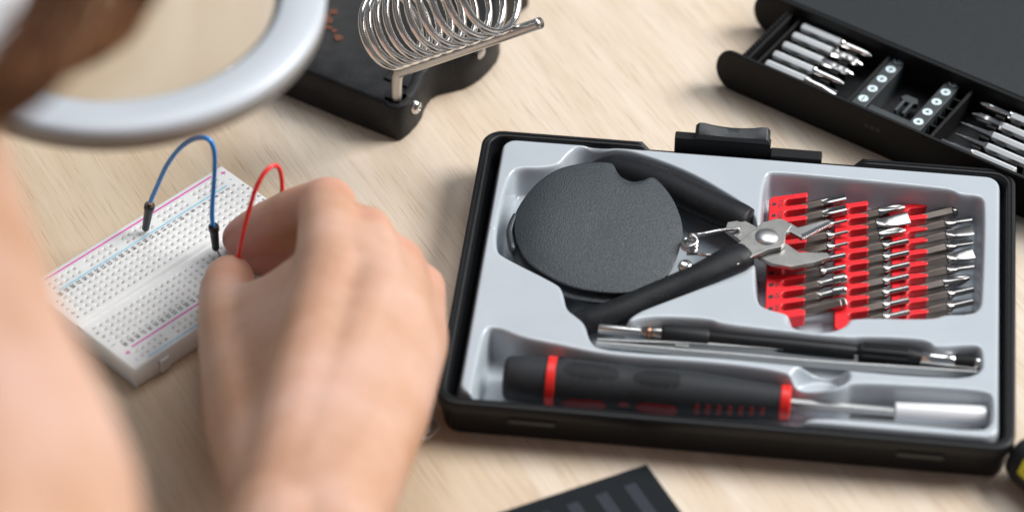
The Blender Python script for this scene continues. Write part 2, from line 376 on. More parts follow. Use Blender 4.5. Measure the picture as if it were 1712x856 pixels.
def sdf(poly, X, Y):
    poly = np.array(chaikin(poly, 2)); d = np.full(X.shape, 1e9); ins = np.zeros(X.shape, bool)
    for i in range(len(poly)):
        ax, ay = poly[i]; bx, by = poly[(i+1) % len(poly)]; ex, ey = bx-ax, by-ay; L = ex*ex+ey*ey+1e-12
        t = np.clip(((X-ax)*ex+(Y-ay)*ey)/L, 0, 1); d = np.minimum(d, np.hypot(X-ax-t*ex, Y-ay-t*ey))
        c = (ay > Y) != (by > Y)
        with np.errstate(divide='ignore', invalid='ignore'): xi = ax+(Y-ay)*ex/(ey if ey else 1e-12)
        ins ^= c & (X < xi)
    return np.where(ins, d, -d)
st = 0.42
xs = np.arange(4.6, 175.4, st); ys = np.arange(3.2, 126.8, st); X, Y = np.meshgrid(xs, ys)
def sm(t): t = np.clip(t, 0, 1); return t*t*(3-2*t)
Zg = np.full(X.shape, TZ)
for poly, dep, wall in ((R_tools, 10.4, 1.9), (R_bits, 10.2, 1.8), (R_driver, 12.0, 2.4), (R_hollow, 5.5, 3.0), (R_hollow2, 6.0, 3.0)):
    Zg = np.minimum(Zg, TZ-dep*sm(sdf(poly, X, Y)/wall))
# stepped floor under the bits
rx = 5.0
dx = np.abs(X-(6.6+172.4)/2)-((172.4-6.6)/2-rx); dy = np.abs(Y-(4.6+125.4)/2)-((125.4-4.6)/2-rx)
outd = np.hypot(np.maximum(dx, 0), np.maximum(dy, 0))+np.minimum(np.maximum(dx, dy), 0)-rx
Zg = np.minimum(Zg, TZ-11.5*sm((outd+0.6)/2.0))
ker = np.exp(-0.5*(np.arange(-3, 4)*st/0.42)**2); ker /= ker.sum()
def blur(A, ax):
    pad = [(0, 0), (0, 0)]; pad[ax] = (3, 3); B = np.pad(A, pad, mode='edge'); out = np.zeros_like(A)
    for k, wgt in enumerate(ker): out += wgt*np.take(B, np.arange(k, k+A.shape[ax]), axis=ax)
    return out
Zg = blur(blur(Zg, 0), 1)
Zg += 0.05*np.sin(X*0.11+1)*np.sin(Y*0.13)
# the small crease across the left flange
cr = P(826, 380, TZ); Zg += 0.28*np.exp(-((Y-cr[1]+0.25*(X-cr[0]))/0.5)**2)*sm((14-X)/3)
ny, nx = X.shape; keep = Zg > 3.3
vid = np.arange(nx*ny).reshape(ny, nx)
fq = np.stack([vid[:-1, :-1], vid[:-1, 1:], vid[1:, 1:], vid[1:, :-1]], -1).reshape(-1, 4)
edge_ok = (outd < 1.6); ok = edge_ok.reshape(-1)[fq].all(1); fq = fq[ok]
me = bpy.data.meshes.new('insert_tray')
used = np.unique(fq); remap = -np.ones(nx*ny, int); remap[used] = np.arange(len(used))
co = np.stack([X, Y, Zg], -1).reshape(-1, 3)[used]-WL['tool_case']
me.from_pydata((co*MM).tolist(), [], remap[fq].tolist()); me.update(); me.shade_smooth(); me.materials.append(M['tray'])
tray = bpy.data.objects.new('insert_tray', me); COL.objects.link(tray); tray.parent = case
so = tray.modifiers.new('sheet', 'SOLIDIFY'); so.thickness = 0.0006; so.offset = -1
# ================================================================== BIT HOLDERS AND BITS
ZC = 11.0
def comb_frame(fx, fy0, fy1, nf, zc):
    a, b = P(fx, fy0, zc), P(fx+(-4.5 if fx < 1400 else 2), fy1, zc)
    return a, (b-a)/(nf-1)
e_dir = P(1422, 326, 9)-P(1310.7, 340.7, 9); e_dir[2] = 0; e_dir /= np.linalg.norm(e_dir)
HOLD = []
FW_ = 1.2          # half finger width, slot length, holder length behind the finger tips
def holder(fx, y0, y1, nf, label, ZC, SL, RT):
    o, row = comb_frame(fx, y0, y1, nf, ZC); pitch = np.linalg.norm(row); ey = row/pitch
    t = thing('bit_holder', (o+row*(nf-1)/2-e_dir*7)*np.array([1, 1, 0])+np.array([0, 0, 4.6]), label, 'bit holder', 'red bit holders standing in the insert')
    pts = [(-RT+1, -2.4), (-RT, -1.4), (-RT, pitch*(nf-1)+1.4), (-RT+1, pitch*(nf-1)+2.4)]
    outline = []
    for k in range(nf):
        c = k*pitch; f = FW_
        lo = c-f; hi = c+f if k < nf-1 else c+2.4
        if k == 0: outline.append((-RT+1.2, lo))
        outline += [(-0.6, lo), (0, lo+0.6), (0, hi-0.6), (-0.6, hi)]
        if k < nf-1:
            r = (pitch-2*f)/2; cy = c+pitch/2
            outline += [(-SL-r*math.sin(a), cy-r*math.cos(a)) for a in np.linspace(0, math.pi, 7)]
    outline += [(-RT+1.2, pitch*(nf-1)+2.4), (-RT, pitch*(nf-1)+1.2), (-RT, -0.2)]
    mb = MB(); oprism(mb, outline, (o[0], o[1], 0), e_dir, ey, Z3, max(4.9, ZC-4.8), ZC)
    mb.build('comb_body', M['red_plastic'], t, bevel=0.4, seg=3)
    return t, o, row, pitch, ey, ZC
H1 = holder(1351, 325, 518, 11, 'red plastic bit holder nearest the wire cutters, marked T15 and T20', 11.0, 6.6, 13.2)
H2 = holder(1452, 339, 534.5, 11, 'middle one of the three red plastic bit holders', 9.4, 5.6, 11.6)
H3 = holder(1551, 341, 538.5, 11, 'red plastic bit holder farthest right, in front of the flat bits', 8.0, 5.6, 12.4)
# printing on the holders
t, o, row, pitch, ey, ZC = H1
mb = MB(); ms = MB()
def star(mb, c, r, n=6, inner=0.6):
    pts = [(r*(1 if k % 2 == 0 else inner)*math.cos(math.pi*k/n), r*(1 if k % 2 == 0 else inner)*math.sin(math.pi*k/n)) for k in range(2*n)]
    oprism(mb, pts, c, e_dir, -ey, Z3, 0, 0.03)
for k, s in enumerate(['T15', 'T20', 'T8', 'T7', 'T6', 'T5', 'T4', 'H6', 'H5', 'H4']):
    c = o+row*(k+0.5); c = np.array([c[0], c[1], ZC+0.01])
    text(mb, s, c-e_dir*9.5, ey, e_dir, 2.3, 0.05)
    if k < 6: star(ms, c-e_dir*11.5, 1.0)
    else: oprism(ms, [(1.0*math.cos(a), 0.95*math.sin(a)) for a in np.linspace(0, 2*math.pi, 7)[:-1]], c-e_dir*11.5, e_dir, -ey, Z3, 0, 0.03)
mb.build('size_lettering', M['black_print'], t, smooth=None); ms.build('tip_symbols', M['black_print'], t, smooth=None)
t, o, row, pitch, ey, ZC = H2; mb = MB()
for k in range(9):
    c = o+row*(k+0.5); c = np.array([c[0], c[1], ZC+0.01]); oprism(mb, [(0.8*math.cos(a), 0.8*math.sin(a)) for a in np.linspace(0, 2*math.pi, 9)[:-1]], c-e_dir*10.2, e_dir, -ey, Z3, 0, 0.03)
mb.build('tip_symbols', M['black_print'], t, smooth=None)
t, o, row, pitch, ey, ZC = H3; mb = MB()
for k, s in enumerate(['PH2', '05', '02', '05', '05', '05', '05', '06', '06']):
    c = o+row*(k+0.5); c = np.array([c[0], c[1], ZC+0.01]); text(mb, s, c-e_dir*8.8, ey, e_dir, 2.4, 0.05)
mb.build('size_lettering', M['black_print'], t, smooth=None)
# bits: built along +x at the origin, 28 mm long; then copied and turned
def make_bit(kind):
    WL['__b'] = np.zeros(3)
    root = bpy.data.objects.new('screwdriver_bit', None); COL.objects.link(root); root.empty_display_size = 0.005
    WL[root.name] = np.zeros(3)
    L0 = {'torx': 20, 'thin': 21.5, 'mid': 19.5, 'groove': 19, 'hex': 26.5, 'phillips': 18.5, 'flat': 17.5, 'wideflat': 19.5, 'smallflat': 19.5}[kind]
    r = 1.95
    mb = MB(); lathe(mb, (0, 0, 0), (1, 0, 0), [(8.0, r-0.5), (8.4, r), (L0-0.5, r), (L0, r-0.35)], 6, math.pi/6)
    mb.build('shank', M['bit_steel'], root, smooth=20, bevel=0.08)
    mb = MB()
    if kind == 'torx':
        lps = []
        for x in np.linspace(L0-0.3, 27.6, 9):
            g = min(1, max(0, (x-L0)/2.5)); lps.append([(x, (1.85-0.5*g*(0.5+0.5*math.cos(6*a)))*math.cos(a), (1.85-0.5*g*(0.5+0.5*math.cos(6*a)))*math.sin(a)) for a in np.linspace(0, 2*math.pi, 37)[:-1]])
        loft(mb, lps); 
    elif kind == 'thin': lathe(mb, (0, 0, 0), (1, 0, 0), [(L0-0.2, 2.0), (L0+0.5, 1.9), (L0+1.8, 0.9), (L0+3.0, 0.6), (28.3, 0.55)], 16)
    elif kind == 'mid':
        lathe(mb, (0, 0, 0), (1, 0, 0), [(L0-0.2, 2.0), (L0+0.6, 1.9), (L0+1.6, 1.15), (L0+2.2, 1.05), (27.5, 1.0), (27.9, 0.9)], 16)
    elif kind == 'groove':
        lathe(mb, (0, 0, 0), (1, 0, 0), [(L0-0.2, 1.9), (L0+0.5, 1.8), (L0+1.2, 1.45), (L0+4.5, 1.45), (L0+4.8, 1.9), (L0+5.2, 1.9), (27.4, 1.9), (28, 1.6)], 20)
    elif kind == 'hex': lathe(mb, (0, 0, 0), (1, 0, 0), [(L0-0.1, r-0.1), (L0+0.9, r-0.1), (L0+1.5, r-0.5)], 6, math.pi/6)
    elif kind == 'phillips':
        lps = []
        for x, rr in ((L0-0.3, 2.0), (L0+1, 1.95), (L0+5, 1.9), (L0+7.2, 1.1), (L0+8.6, 0.45)):
            g = min(1, max(0, (x-L0-1)/3)); lps.append([(x, rr*(1-0.42*g*(0.5+0.5*math.cos(4*a)))*math.cos(a), rr*(1-0.42*g*(0.5+0.5*math.cos(4*a)))*math.sin(a)) for a in np.linspace(0, 2*math.pi, 33)[:-1]])
        loft(mb, lps)
    else:
        wd = {'flat': 2.6, 'wideflat': 2.4, 'smallflat': 1.05}[kind]; sm_ = kind == 'smallflat'
        sec = [(L0-0.3, 2.0, 2.0), (L0+0.8, 1.9, 1.8), (L0+2.2, 1.3 if sm_ else wd*0.8, 1.0), (L0+4, wd*0.9, 0.7), (L0+6.5, wd, 0.4), (28.2, wd, 0.22)]
        lps = []
        for x, a_, b_ in sec:
            lps.append([(x, a_*math.copysign(abs(math.cos(k))**0.7, math.cos(k)), b_*math.copysign(abs(math.sin(k))**0.7, math.sin(k))) for k in np.linspace(0, 2*math.pi, 25)[:-1]])
        loft(mb, lps)
    mb.build('tip', M['tip_steel'], root, smooth=30)
    root['category'] = 'screwdriver bit'
    return root
PROTO = {}; TILT = math.radians(8)
def place_bit(kind, tip, ang, label, group, tilt=0.0, roll=0.0):
    first = kind not in PROTO
    if first: PROTO[kind] = make_bit(kind)
    base = PROTO[kind]
    d = np.array([math.cos(ang)*math.cos(tilt), math.sin(ang)*math.cos(tilt), math.sin(tilt)])
    loc = np.array(tip)-28*d
    if first: o = base; o.location = loc*MM; o['label'] = label; o['group'] = group
    else: o = copy_tree(base, loc, label, group)
    o.rotation_mode = 'XYZ'
    o.rotation_euler = (Matrix.Rotation(ang, 3, 'Z') @ Matrix.Rotation(-tilt, 3, 'Y') @ Matrix.Rotation(roll, 3, 'X')).to_euler()
ANG = math.atan2(e_dir[1], e_dir[0])
ORD = ['topmost', 'second', 'third', 'fourth', 'fifth', 'sixth', 'seventh', 'eighth', 'ninth', 'lowest']
DESC = {'torx': 'with a thick fluted star tip', 'thin': 'with a needle-thin tip', 'mid': 'with a short round tip', 'groove': 'with a banded round tip', 'hex': 'of plain full-width hexagon', 'phillips': 'with a pointed cross tip', 'flat': 'with a bright flat blade tip', 'wideflat': 'with a broad dark flat tip', 'smallflat': 'with a narrow flat tip'}
rows1 = ['torx', 'torx', 'thin', 'thin', 'thin', 'mid', 'mid', 'groove', 'groove', 'hex']
rows2 = ['phillips', 'flat', 'phillips', 'mid', 'mid', 'mid', 'mid', 'mid', 'mid', 'mid']
rows3 = ['thin', 'smallflat', 'wideflat', 'smallflat', 'wideflat', 'smallflat', 'phillips', 'mid', 'mid', 'smallflat']
for hd, rows, nm, off, reach in ((H1, rows1, 'left', 0.5, 13.4), (H2, rows2, 'middle', -0.5+0.0, 13.4), (H3, rows3, 'right', 0.5, 15.0)):
    t, o, row, pitch, ey, ZC = hd
    for k, kind in enumerate(rows):
        c = o+row*(k+0.5); c[2] = ZC-2.15
        if k == 9 and nm != 'left': c = o+row*9.5; c[2] = ZC-2.15
        tip = c+e_dir*(reach+random.uniform(-0.25, 0.3))+Z3*((reach+4)*math.sin(TILT)); tip = tip+P(1400, 420, tip[2])-P(1400, 420, c[2]+4*math.sin(TILT)) - Z3*(tip[2]-c[2]-4*math.sin(TILT))
        place_bit(kind, tip, ANG+random.uniform(-0.008, 0.008), 'steel bit %s, %s in the %s red holder' % (DESC[kind], ORD[k] if k < len(rows)-1 or nm != 'middle' else 'lowest', nm),
                  'screwdriver bits clipped in the red holders', tilt=TILT+random.uniform(-0.008, 0.008), roll=random.choice([0, 0, 0.12, -0.1]))
# ================================================================== ROUND LEATHER CASE
OC = P(1000, 385, 17.2); th = math.radians(9.5); NC = np.array([0.02, -math.sin(th), math.cos(th)]); NC /= np.linalg.norm(NC)
dpx = [(972, 275), (1005, 273), (1023, 276), (1029, 286), (1038, 298), (1056, 306), (1076, 304), (1092, 299), (1111, 316), (1128, 342), (1140, 377), (1139, 402), (1130, 435), (1115, 461), (1090, 480), (1057, 489.5), (1020, 491), (974, 485),
       (939, 474), (904, 455), (880, 434), (867, 410), (861, 388), (861, 366), (865, 348), (880, 325), (904, 301), (935, 283)]
def leather_disc(name, parent, shift, dz, mat):
    base = [PP(a+shift[0], b+shift[1], OC, NC) for a, b in dpx]; ring = catmull(base, 5, True); n = len(ring); c = PP(1000, 385, OC, NC)
    full = {3: (1040, 279), 4: (1053, 283), 5: (1066, 288), 6: (1079, 294), 7: (1092, 301)}
    ring2 = catmull([PP(full.get(i, p)[0]+shift[0], full.get(i, p)[1]+shift[1], OC, NC) for i, p in enumerate(dpx)], 5, True)
    sc_ = [0, .1, .2, .3, .4, .5, .6, .7, .78, .86, .92, .96, .985, 1.0]; vs = [c+NC*dz+NC*1.0]; fs = []
    def hh(s, p):
        left = max(0, (-(p[0]-c[0]))/26.0)          # curls down towards the fold at the back left
        back = max(0, (p[1]-c[1])/30.0)
        return 1.2*(1-s**3)-1.5*left**4-0.8*(left*back)
    for s in sc_[1:]:
        g = min(1, max(0, (s-0.72)/0.28)); g = g*g*(3-2*g)
        for p, p2 in zip(ring, ring2):
            qq = c+((p-c)*g+(p2-c)*(1-g))*s; vs.append(qq+NC*(dz+hh(s, qq)))
    for i in range(n): fs.append((0, 1+i, 1+(i+1) % n))
    for k in range(len(sc_)-2):
        for i in range(n): fs.append((1+k*n+i, 1+(k+1)*n+i, 1+(k+1)*n+(i+1) % n, 1+k*n+(i+1) % n))
    mb = MB(); mb.add(vs, fs); o = mb.build(name, mat, parent, smooth=180)
    s = o.modifiers.new('thick', 'SOLIDIFY'); s.thickness = 0.0011; s.offset = 0
    return o
lc = thing('leather_case', (OC[0], OC[1], 5), 'round black leather case with a notch in its edge lying across the cutter handles', 'leather case')
leather_disc('flap', lc, (0, 0), 0.0, M['leather'])
leather_disc('back_panel', lc, (-9, 9), -2.6, M['leather'])
mb = MB()                                            # folded spine at the left of the two panels
tube(mb, catmull([PP(857, 415, OC, NC)-NC*1.6, PP(852, 385, OC, NC)-NC*2.4, PP(854, 372, OC, NC)-NC*2.6, PP(858, 362, OC, NC)-NC*2.4, PP(864, 352, OC, NC)-NC*2.4], 5), [0.5]+[1.2]*19+[0.6], 12)
mb.build('fold', M['leather'], lc, smooth=180)
c = P(1146, 449, 15.0); mb = MB()
lathe(mb, c, c+NC, [(0, 2.3), (1.2, 2.5), (2.0, 2.1), (2.4, 1.2), (2.2, 0.8), (2.2, 0.1)], 24)
mb.build('rivet', M['chrome'], lc, smooth=40)
# ================================================================== WIRE CUTTERS
wc = thing('wire_cutters', P(1200, 420, 4.6), 'small wire cutters with black rubber handles, steel jaws open over the red holders', 'wire cutters')
def handle(pts, rads, sq=0.8):
    pts = catmull(pts, 6); rr = np.interp(np.linspace(0, 1, len(pts)), np.linspace(0, 1, len(rads)), rads)
    mb = MB(); tube(mb, pts, list(rr), 20, sq); return mb
h1 = handle([P(985, 282, 9.5), P(1020, 280, 10.5), P(1060, 290, 11.5), P(1110, 308, 12.5), P(1160, 332, 13), P(1205, 352, 13.5), P(1233, 364, 14), P(1247, 371, 14), P(1252, 373, 14)],
            [1.5, 4.6, 5.5, 5.8, 5.8, 5.8, 5.6, 5.3, 3.8])
h1.build('handle', M['rubber'], wc, smooth=180)
h2 = handle([P(955, 540, 8.5), P(985, 536, 9.5), P(1030, 522, 11), P(1080, 499, 12.8), P(1130, 478, 14.2), P(1175, 459, 15.5), P(1208, 443, 16), P(1232, 432, 16.2), P(1246, 425, 16.2)],
            [3.5, 4.9, 4.9, 4.5, 4.5, 4.9, 5.4, 5.5, 4.7], 0.75)
h2.build('handle', M['rubber'], wc, smooth=180)
def plate(px, z0, z1, mat, name, bevel=0.25):
    mb = MB(); a = [P(x, y, (z0+z1)/2) for x, y in px]; prism(mb, [(p[0], p[1]) for p in a], z0, z1); return mb.build(name, mat, wc, bevel=bevel, seg=2, smooth=30)
# lower plate: from the upper handle to the lower jaw; upper plate: from the lower handle to the upper blade
plate([(1216, 374), (1243, 370), (1268, 384), (1300, 400), (1318, 412), (1335, 424), (1383, 425), (1388, 432), (1362, 441), (1322, 449), (1290, 443), (1268, 432), (1262, 420), (1236, 404), (1212, 386)], 15.2, 16.8, M['blade_steel'], 'lower_jaw')
plate([(1216, 424), (1240, 404), (1263, 384), (1276, 374), (1300, 368), (1313, 371), (1324, 380), (1318, 388), (1313, 395), (1312, 410), (1306, 416), (1286, 420), (1246, 437), (1232, 446)], 17.0, 18.8, M['blade_steel'], 'upper_jaw')
mb = MB()                                             # the cranked blade with a ground bevel
a = [P(x, y, 18.4) for x, y in ((1308, 371), (1322, 373), (1334, 381), (1374, 370), (1385, 368), (1391, 373), (1341, 399), (1321, 388), (1312, 391))]
prism(mb, [(p[0], p[1]) for p in a], 17.2, 18.6); mb.build('blade', M['steel'], wc, bevel=0.3, smooth=30)
mb = MB(); a = [P(x, y, 18.9) for x, y in ((1340, 391), (1384, 369.5), (1391, 373), (1341, 399))]
prism(mb, [(p[0], p[1]) for p in a], 18.5, 18.8); mb.build('cutting_edge', M['chrome'], wc, bevel=0.1, smooth=30)
c = P(1282, 397, 18.6); mb = MB()
lathe(mb, c, c+np.array([0, 0, 1]), [(0, 3.5), (0.25, 3.8), (0.5, 3.75), (0.9, 3.2), (1.2, 2.4), (1.38, 1.4), (1.45, 0.6), (1.46, 0.05)], 32)
mb.build('pivot_rivet', simple('rivet_steel', (0.62, 0.61, 0.60), 0.34, 1.0, nscale=0.2, var=0.06), wc, smooth=60)
c = P(1232.5, 423, 18.8); mb = MB(); lathe(mb, c, c+Z3, [(-0.2, 0.9), (0.3, 0.8), (0.5, 0.3)], 14); mb.build('pin', M['chrome'], wc, smooth=40)
mb = MB(); cc = P(1153, 407, 18.2); pts = []
ea = P(1238, 383, 17.6); eb = P(1195, 428, 17.0)
for k in range(0, 75):
    a = math.radians(100-k*12.5); pts.append(cc+np.array([2.35*math.cos(a), 2.35*math.sin(a), 1.6-k*0.055]))
arm1 = [ea, ea*0.6+(cc+np.array([0, 2.6, 1.5]))*0.4+np.array([0, .1, .3]), cc+np.array([2.2, 2.4, 1.6])]
arm2 = [cc+np.array([2.4, -2.3, -2.2]), eb*0.5+(cc+np.array([0, -2.6, -1.8]))*0.5, eb]
tube(mb, catmull(arm1, 5)[:-1]+pts+catmull(arm2, 5)[1:], 0.62, 10)
mb.build('spring', M['chrome'], wc, smooth=180)
# ================================================================== PEN DRIVER, TWEEZERS, SCREWDRIVER
pa, pb = P(1000, 549, 11), P(1640, 609, 11); pd = (pb-pa)/np.linalg.norm(pb-pa)
def at(px): return float(np.interp(px, [1000, 1640], [0, np.linalg.norm(pb-pa)]))
pen = thing('pen_screwdriver', (pa+pb)/2*np.array([1, 1, 0])+np.array([0, 0, 4.6]), 'slim black pen-shaped driver with silver ends lying along the insert groove', 'screwdriver')
def seg(name, prof, mat, n=28, A=pa, B=pb, par=pen, f=at, smooth=40):
    mb = MB(); lathe(mb, A, B, [(f(x), r) for x, r in prof], n); return mb.build(name, mat, par, smooth=smooth)
seg('socket_tube', [(1000, 1.0), (1001, 1.45), (1003, 1.6), (1070, 1.6), (1074, 1.3)], M['steel'])
seg('collar', [(1072, 1.4), (1076, 1.9), (1083, 2.1), (1084, 1.5), (1090, 1.5), (1091, 2.2), (1100, 2.4), (1107, 2.4)], M['tip_steel'])
seg('copper_ring', [(1084.5, 1.9), (1085, 2.15), (1089.5, 2.15), (1090, 1.9)], M['copper'])
seg('grip', [(1107, 2.6), (1109, 3.1), (1112, 3.25), (1184, 3.25), (1187, 2.9)], M['rubber'])
seg('barrel', [(1186, 2.5), (1190, 2.7), (1300, 2.6), (1428, 2.5), (1431, 2.2), (1436, 2.2), (1438, 3.1), (1442, 3.3), (1520, 3.3), (1530, 3.0), (1540, 2.6)], M['black_plastic'])
mb = MB()
for k in range(12):                                   # ribs of the knurled sleeve
    a = 2*math.pi*k/12; u = np.array([-pd[1], pd[0], 0]); off = u*math.cos(a)*3.3+Z3*math.sin(a)*3.3
    tube(mb, [pa+pd*at(1444)+off, pa+pd*at(1518)+off], 0.42, 6)
mb.build('knurled_sleeve', M['rubber'], pen, smooth=60)
seg('ferrule', [(1540, 2.2), (1542, 2.5), (1594, 2.5), (1597, 2.1)], M['chrome'])
seg('end_cap', [(1596, 2.2), (1598, 2.6), (1628, 2.7), (1630, 2.2)], M['matte_black'])
seg('end_button', [(1629, 2.0), (1633, 2.4), (1638, 2.2), (1640, 1.3)], M['chrome'])
tw = thing('tweezers', P(1320, 600, 4.6), 'thin steel tweezers lying beside the pen-shaped driver', 'tweezers')
def blade(px, z, wd, name):
    pts = catmull([P(a, b, z) for a, b in px], 5); mb = MB(); lps = []
    for i, (p, t_, u, v) in enumerate(frames(pts)):
        k = i/(len(pts)-1); ww = wd*(0.45+0.55*min(1, k*3))
        lps.append([p+u*0.45+v*ww, p-u*0.45+v*ww, p-u*0.45-v*ww, p+u*0.45-v*ww])
    loft(mb, lps); mb.build(name, M['steel'], tw, bevel=0.15, smooth=30)
blade([(998, 569), (1060, 573), (1140, 577), (1250, 584), (1380, 593), (1472, 603), (1560, 612), (1632, 620)], 10.4, 1.5, 'arm')
blade([(996, 574), (1060, 580), (1155, 590), (1250, 598), (1380, 609), (1472, 615), (1560, 621), (1634, 626)], 10.2, 1.5, 'arm')
mb = MB(); a = P(1633, 622, 8.8); obox(mb, a, e_dir*0+np.array([1, 0, 0]), np.array([0, 1, 0]), Z3, -6, 1.2, -1.6, 1.6, -1.8, 1.8); mb.build('joint', M['chrome'], tw, bevel=0.5)
mb = MB(); a = P(1140, 579, 9.8); obox(mb, a, pd, np.array([-pd[1], pd[0], 0]), Z3, -2.3, 2.3, -1.7, 1.7, -1.9, 1.6)
mb.build('guide_pin', simple('clear_grey', (0.45, 0.48, 0.45), 0.15, Transmission_Weight=0.5), tw, bevel=0.4)
# screwdriver
da, db = P(848, 631, 9.4), P(1322, 673, 9.4); DL = np.linalg.norm(db-da); dd = (db-da)/DL
def dt(px): return (px-848)/(1322-848)*DL
sd = thing('screwdriver', (da+db)/2*np.array([1, 1, 0])+np.array([0, 0, 2.8]), 'black and red screwdriver with a dimpled rubber handle in the front groove', 'screwdriver')
sseg = lambda name, prof, mat, n=32: seg(name, prof, mat, n, da, db, sd, dt)
sseg('butt', [(843, 5.6), (846, 6.4), (852, 6.9), (880, 7.3), (917, 7.5)], M['handle_grey'])
sseg('red_band', [(915, 7.7), (916, 8.0), (929, 8.0), (930, 7.7)], M['red_ring'])
sseg('grip', [(929, 7.6), (940, 7.8), (980, 7.9), (1020, 7.5), (1045, 7.05), (1062, 7.0), (1090, 7.4), (1120, 7.5), (1150, 7.2), (1200, 6.6), (1260, 5.7), (1306, 5.0)], M['handle_grey'])
sseg('red_collar', [(1304, 5.1), (1306, 5.4), (1320, 5.3), (1322, 4.9)], M['red_ring'])
su = np.array([-dd[1], dd[0], 0]); 
def rad_at(px): return float(np.interp(px, [929, 940, 980, 1020, 1045, 1062, 1090, 1120, 1150, 1200, 1260, 1306], [7.6, 7.8, 7.9, 7.5, 7.05, 7.0, 7.4, 7.5, 7.2, 6.6, 5.7, 5.0]))
def surf(px, ang, h=0.0):                             # ang 0 = up, + towards the back
    r = rad_at(px)+h; return da+dd*dt(px)+(Z3*math.cos(ang)+su*math.sin(ang))*r
mb = MB()                                             # honeycomb pads
for (c0, c1, a0, a1) in ((945, 1035, 28, 58), (945, 1035, -30, 12), (1062, 1135, 28, 56), (1062, 1140, -34, 10)):
    kx = 0; px = c0
    while px <= c1:
        for j in range(20):
            a = a0+(j+0.5*(kx % 2))*7.2
            if a > a1: break
            cx_, ca = (px-(c0+c1)/2)/((c1-c0)/2), (a-(a0+a1)/2)/((a1-a0)/2+1e-6)
            if abs(cx_)**3+abs(ca)**3 > 1.05: continue
            p = surf(px, math.radians(a), -0.44); nrm = p-(da+dd*dt(px)); nrm /= np.linalg.norm(nrm)
            tt = np.cross(nrm, dd)
            oprism(mb, [(0.42*math.cos(b), 0.42*math.sin(b)) for b in np.linspace(0, 2*math.pi, 7)[:-1]], p, dd, tt, nrm, 0, 0.5)
        kx += 1; px += 5.2
mb.build('grip_dimples', M['matte_black'], sd, smooth=None)
mb = MB()
def patch(px0, px1, a0, a1, h=0.25, n=12):
    lps = []
    for i in range(n+1):
        t_ = i/n; px = px0+(px1-px0)*t_; k = math.sqrt(max(0.0, 1-(2*t_-1)**4)); am = (a0+a1)/2; hw = (a1-a0)/2*k+0.5
        lps.append([surf(px, math.radians(am+hw*s), h if abs(s) < 1 else -0.3) for s in np.linspace(-1, 1, 9)])
    vs = [p for l in lps for p in l]; fs = [(i*9+j, i*9+j+1, (i+1)*9+j+1, (i+1)*9+j) for i in range(n) for j in range(8)]
    mb.add(vs, fs)
patch(945, 1020, -118, -79); patch(1066, 1138, -118, -74); patch(1038, 1056, -100, -84)
for k in range(7): patch(1164+k*18, 1173+k*18, -110, -66, 0.2, 6)
mb.build('red_inlay', M['red_rubber'], sd, smooth=60)
c = surf(938, math.radians(35), -0.1); mb = MB(); tube(mb, [c, c+(c-(da+dd*dt(938)))*0.06], 1.1, 16); mb.build('screw_hole', M['black_print'], sd)
sa, sb = P(1318, 674, 9.2), P(1500, 690, 9.0)
mb = MB(); lathe(mb, sa, sb, [(-2, 1.7), (np.linalg.norm(sb-sa)+3, 1.6)], 6); mb.build('shaft', M['steel'], sd, smooth=30, bevel=0.15)
ka, kb = P(1494, 688.5, 9.4), P(1649, 695, 9.4); kl = np.linalg.norm(kb-ka)
sk = thing('nut_socket', (ka+kb)/2*np.array([1, 1, 0])+np.array([0, 0, 5]), 'pale silver round socket adapter on the end of the screwdriver shaft', 'socket')
mb = MB(); lathe(mb, ka, kb, [(0.2, 1.8), (0.2, 2.7), (0.6, 3.1), (kl-0.6, 3.1), (kl, 2.7), (kl, 2.0), (kl-4, 1.8), (kl-4, 0.1)], 32); mb.build('sleeve', M['socket_white'], sk, smooth=40)
mb = MB(); e1, e2 = P(1420, 700, 6.2), P(1640, 713, 6.2); tube(mb, [e1, e2], 1.3, 6)
tag(mb.build('hex_key', M['steel'], smooth=30), 'grey steel rod half hidden beneath the pale socket adapter', 'hex key')
# ================================================================== BREADBOARD
p0 = np.array([-78.5993194, 96.7611680]); ba = 4.0405911
eu = np.array([math.cos(ba), math.sin(ba), 0]); ev = np.array([-eu[1], eu[0], 0]); BZ = 8.5; PT = 2.54
def B(u, v, z=BZ): return np.array([p0[0], p0[1], 0])+eu*u*PT+ev*v*PT+Z3*z
U0, U1, V0, V1 = -1.45, 31.05, -4.85, 16.1
bb = thing('breadboard', B(14.8, 5.6, 0), 'white solderless breadboard with pink and blue rail lines and numbered columns', 'breadboard')
mb = MB(); lps = []
for ins, z in ((0.25, 0.02), (0.0, 0.3), (0.0, BZ-0.35), (0.12, BZ-0.001)):
    i_ = ins/PT; lps.append([B(U0+i_, V0+i_, z), B(U1-i_, V0+i_, z), B(U1-i_, V1-i_, z), B(U0+i_, V1-i_, z)])
loft(mb, lps, True, False)
# tabs and grooves on the sides
for (ua, ub) in ((25.9, 27.3), (5.0, 6.4)):
    obox(mb, B(0, 0, 0), eu, ev, Z3, ua*PT, ub*PT, V1*PT-0.01, V1*PT+1.3, 1.2, 6.2)
body_mb = mb; mb = MB(); holes = MB()
def cellgrid(us, v, half=0.5):
    """hole cells: funnel mouth, throat and dark floor"""
    for u in us:
        def ring(h, z): return [B(u-h, v-h, z), B(u+h, v-h, z), B(u+h, v+h, z), B(u-h, v+h, z)]
        r = [ring(half, BZ), ring(0.30, BZ), ring(0.14, BZ-0.3), ring(0.13, BZ-1.6)]
        vs = [p for l in r for p in l]; fs = []
        for k in range(3):
            for i in range(4): fs.append((k*4+i, k*4+(i+1) % 4, (k+1)*4+(i+1) % 4, (k+1)*4+i))
        mb.add(vs, fs); holes.add(ring(0.135, BZ-0.5), [(0, 1, 2, 3)])
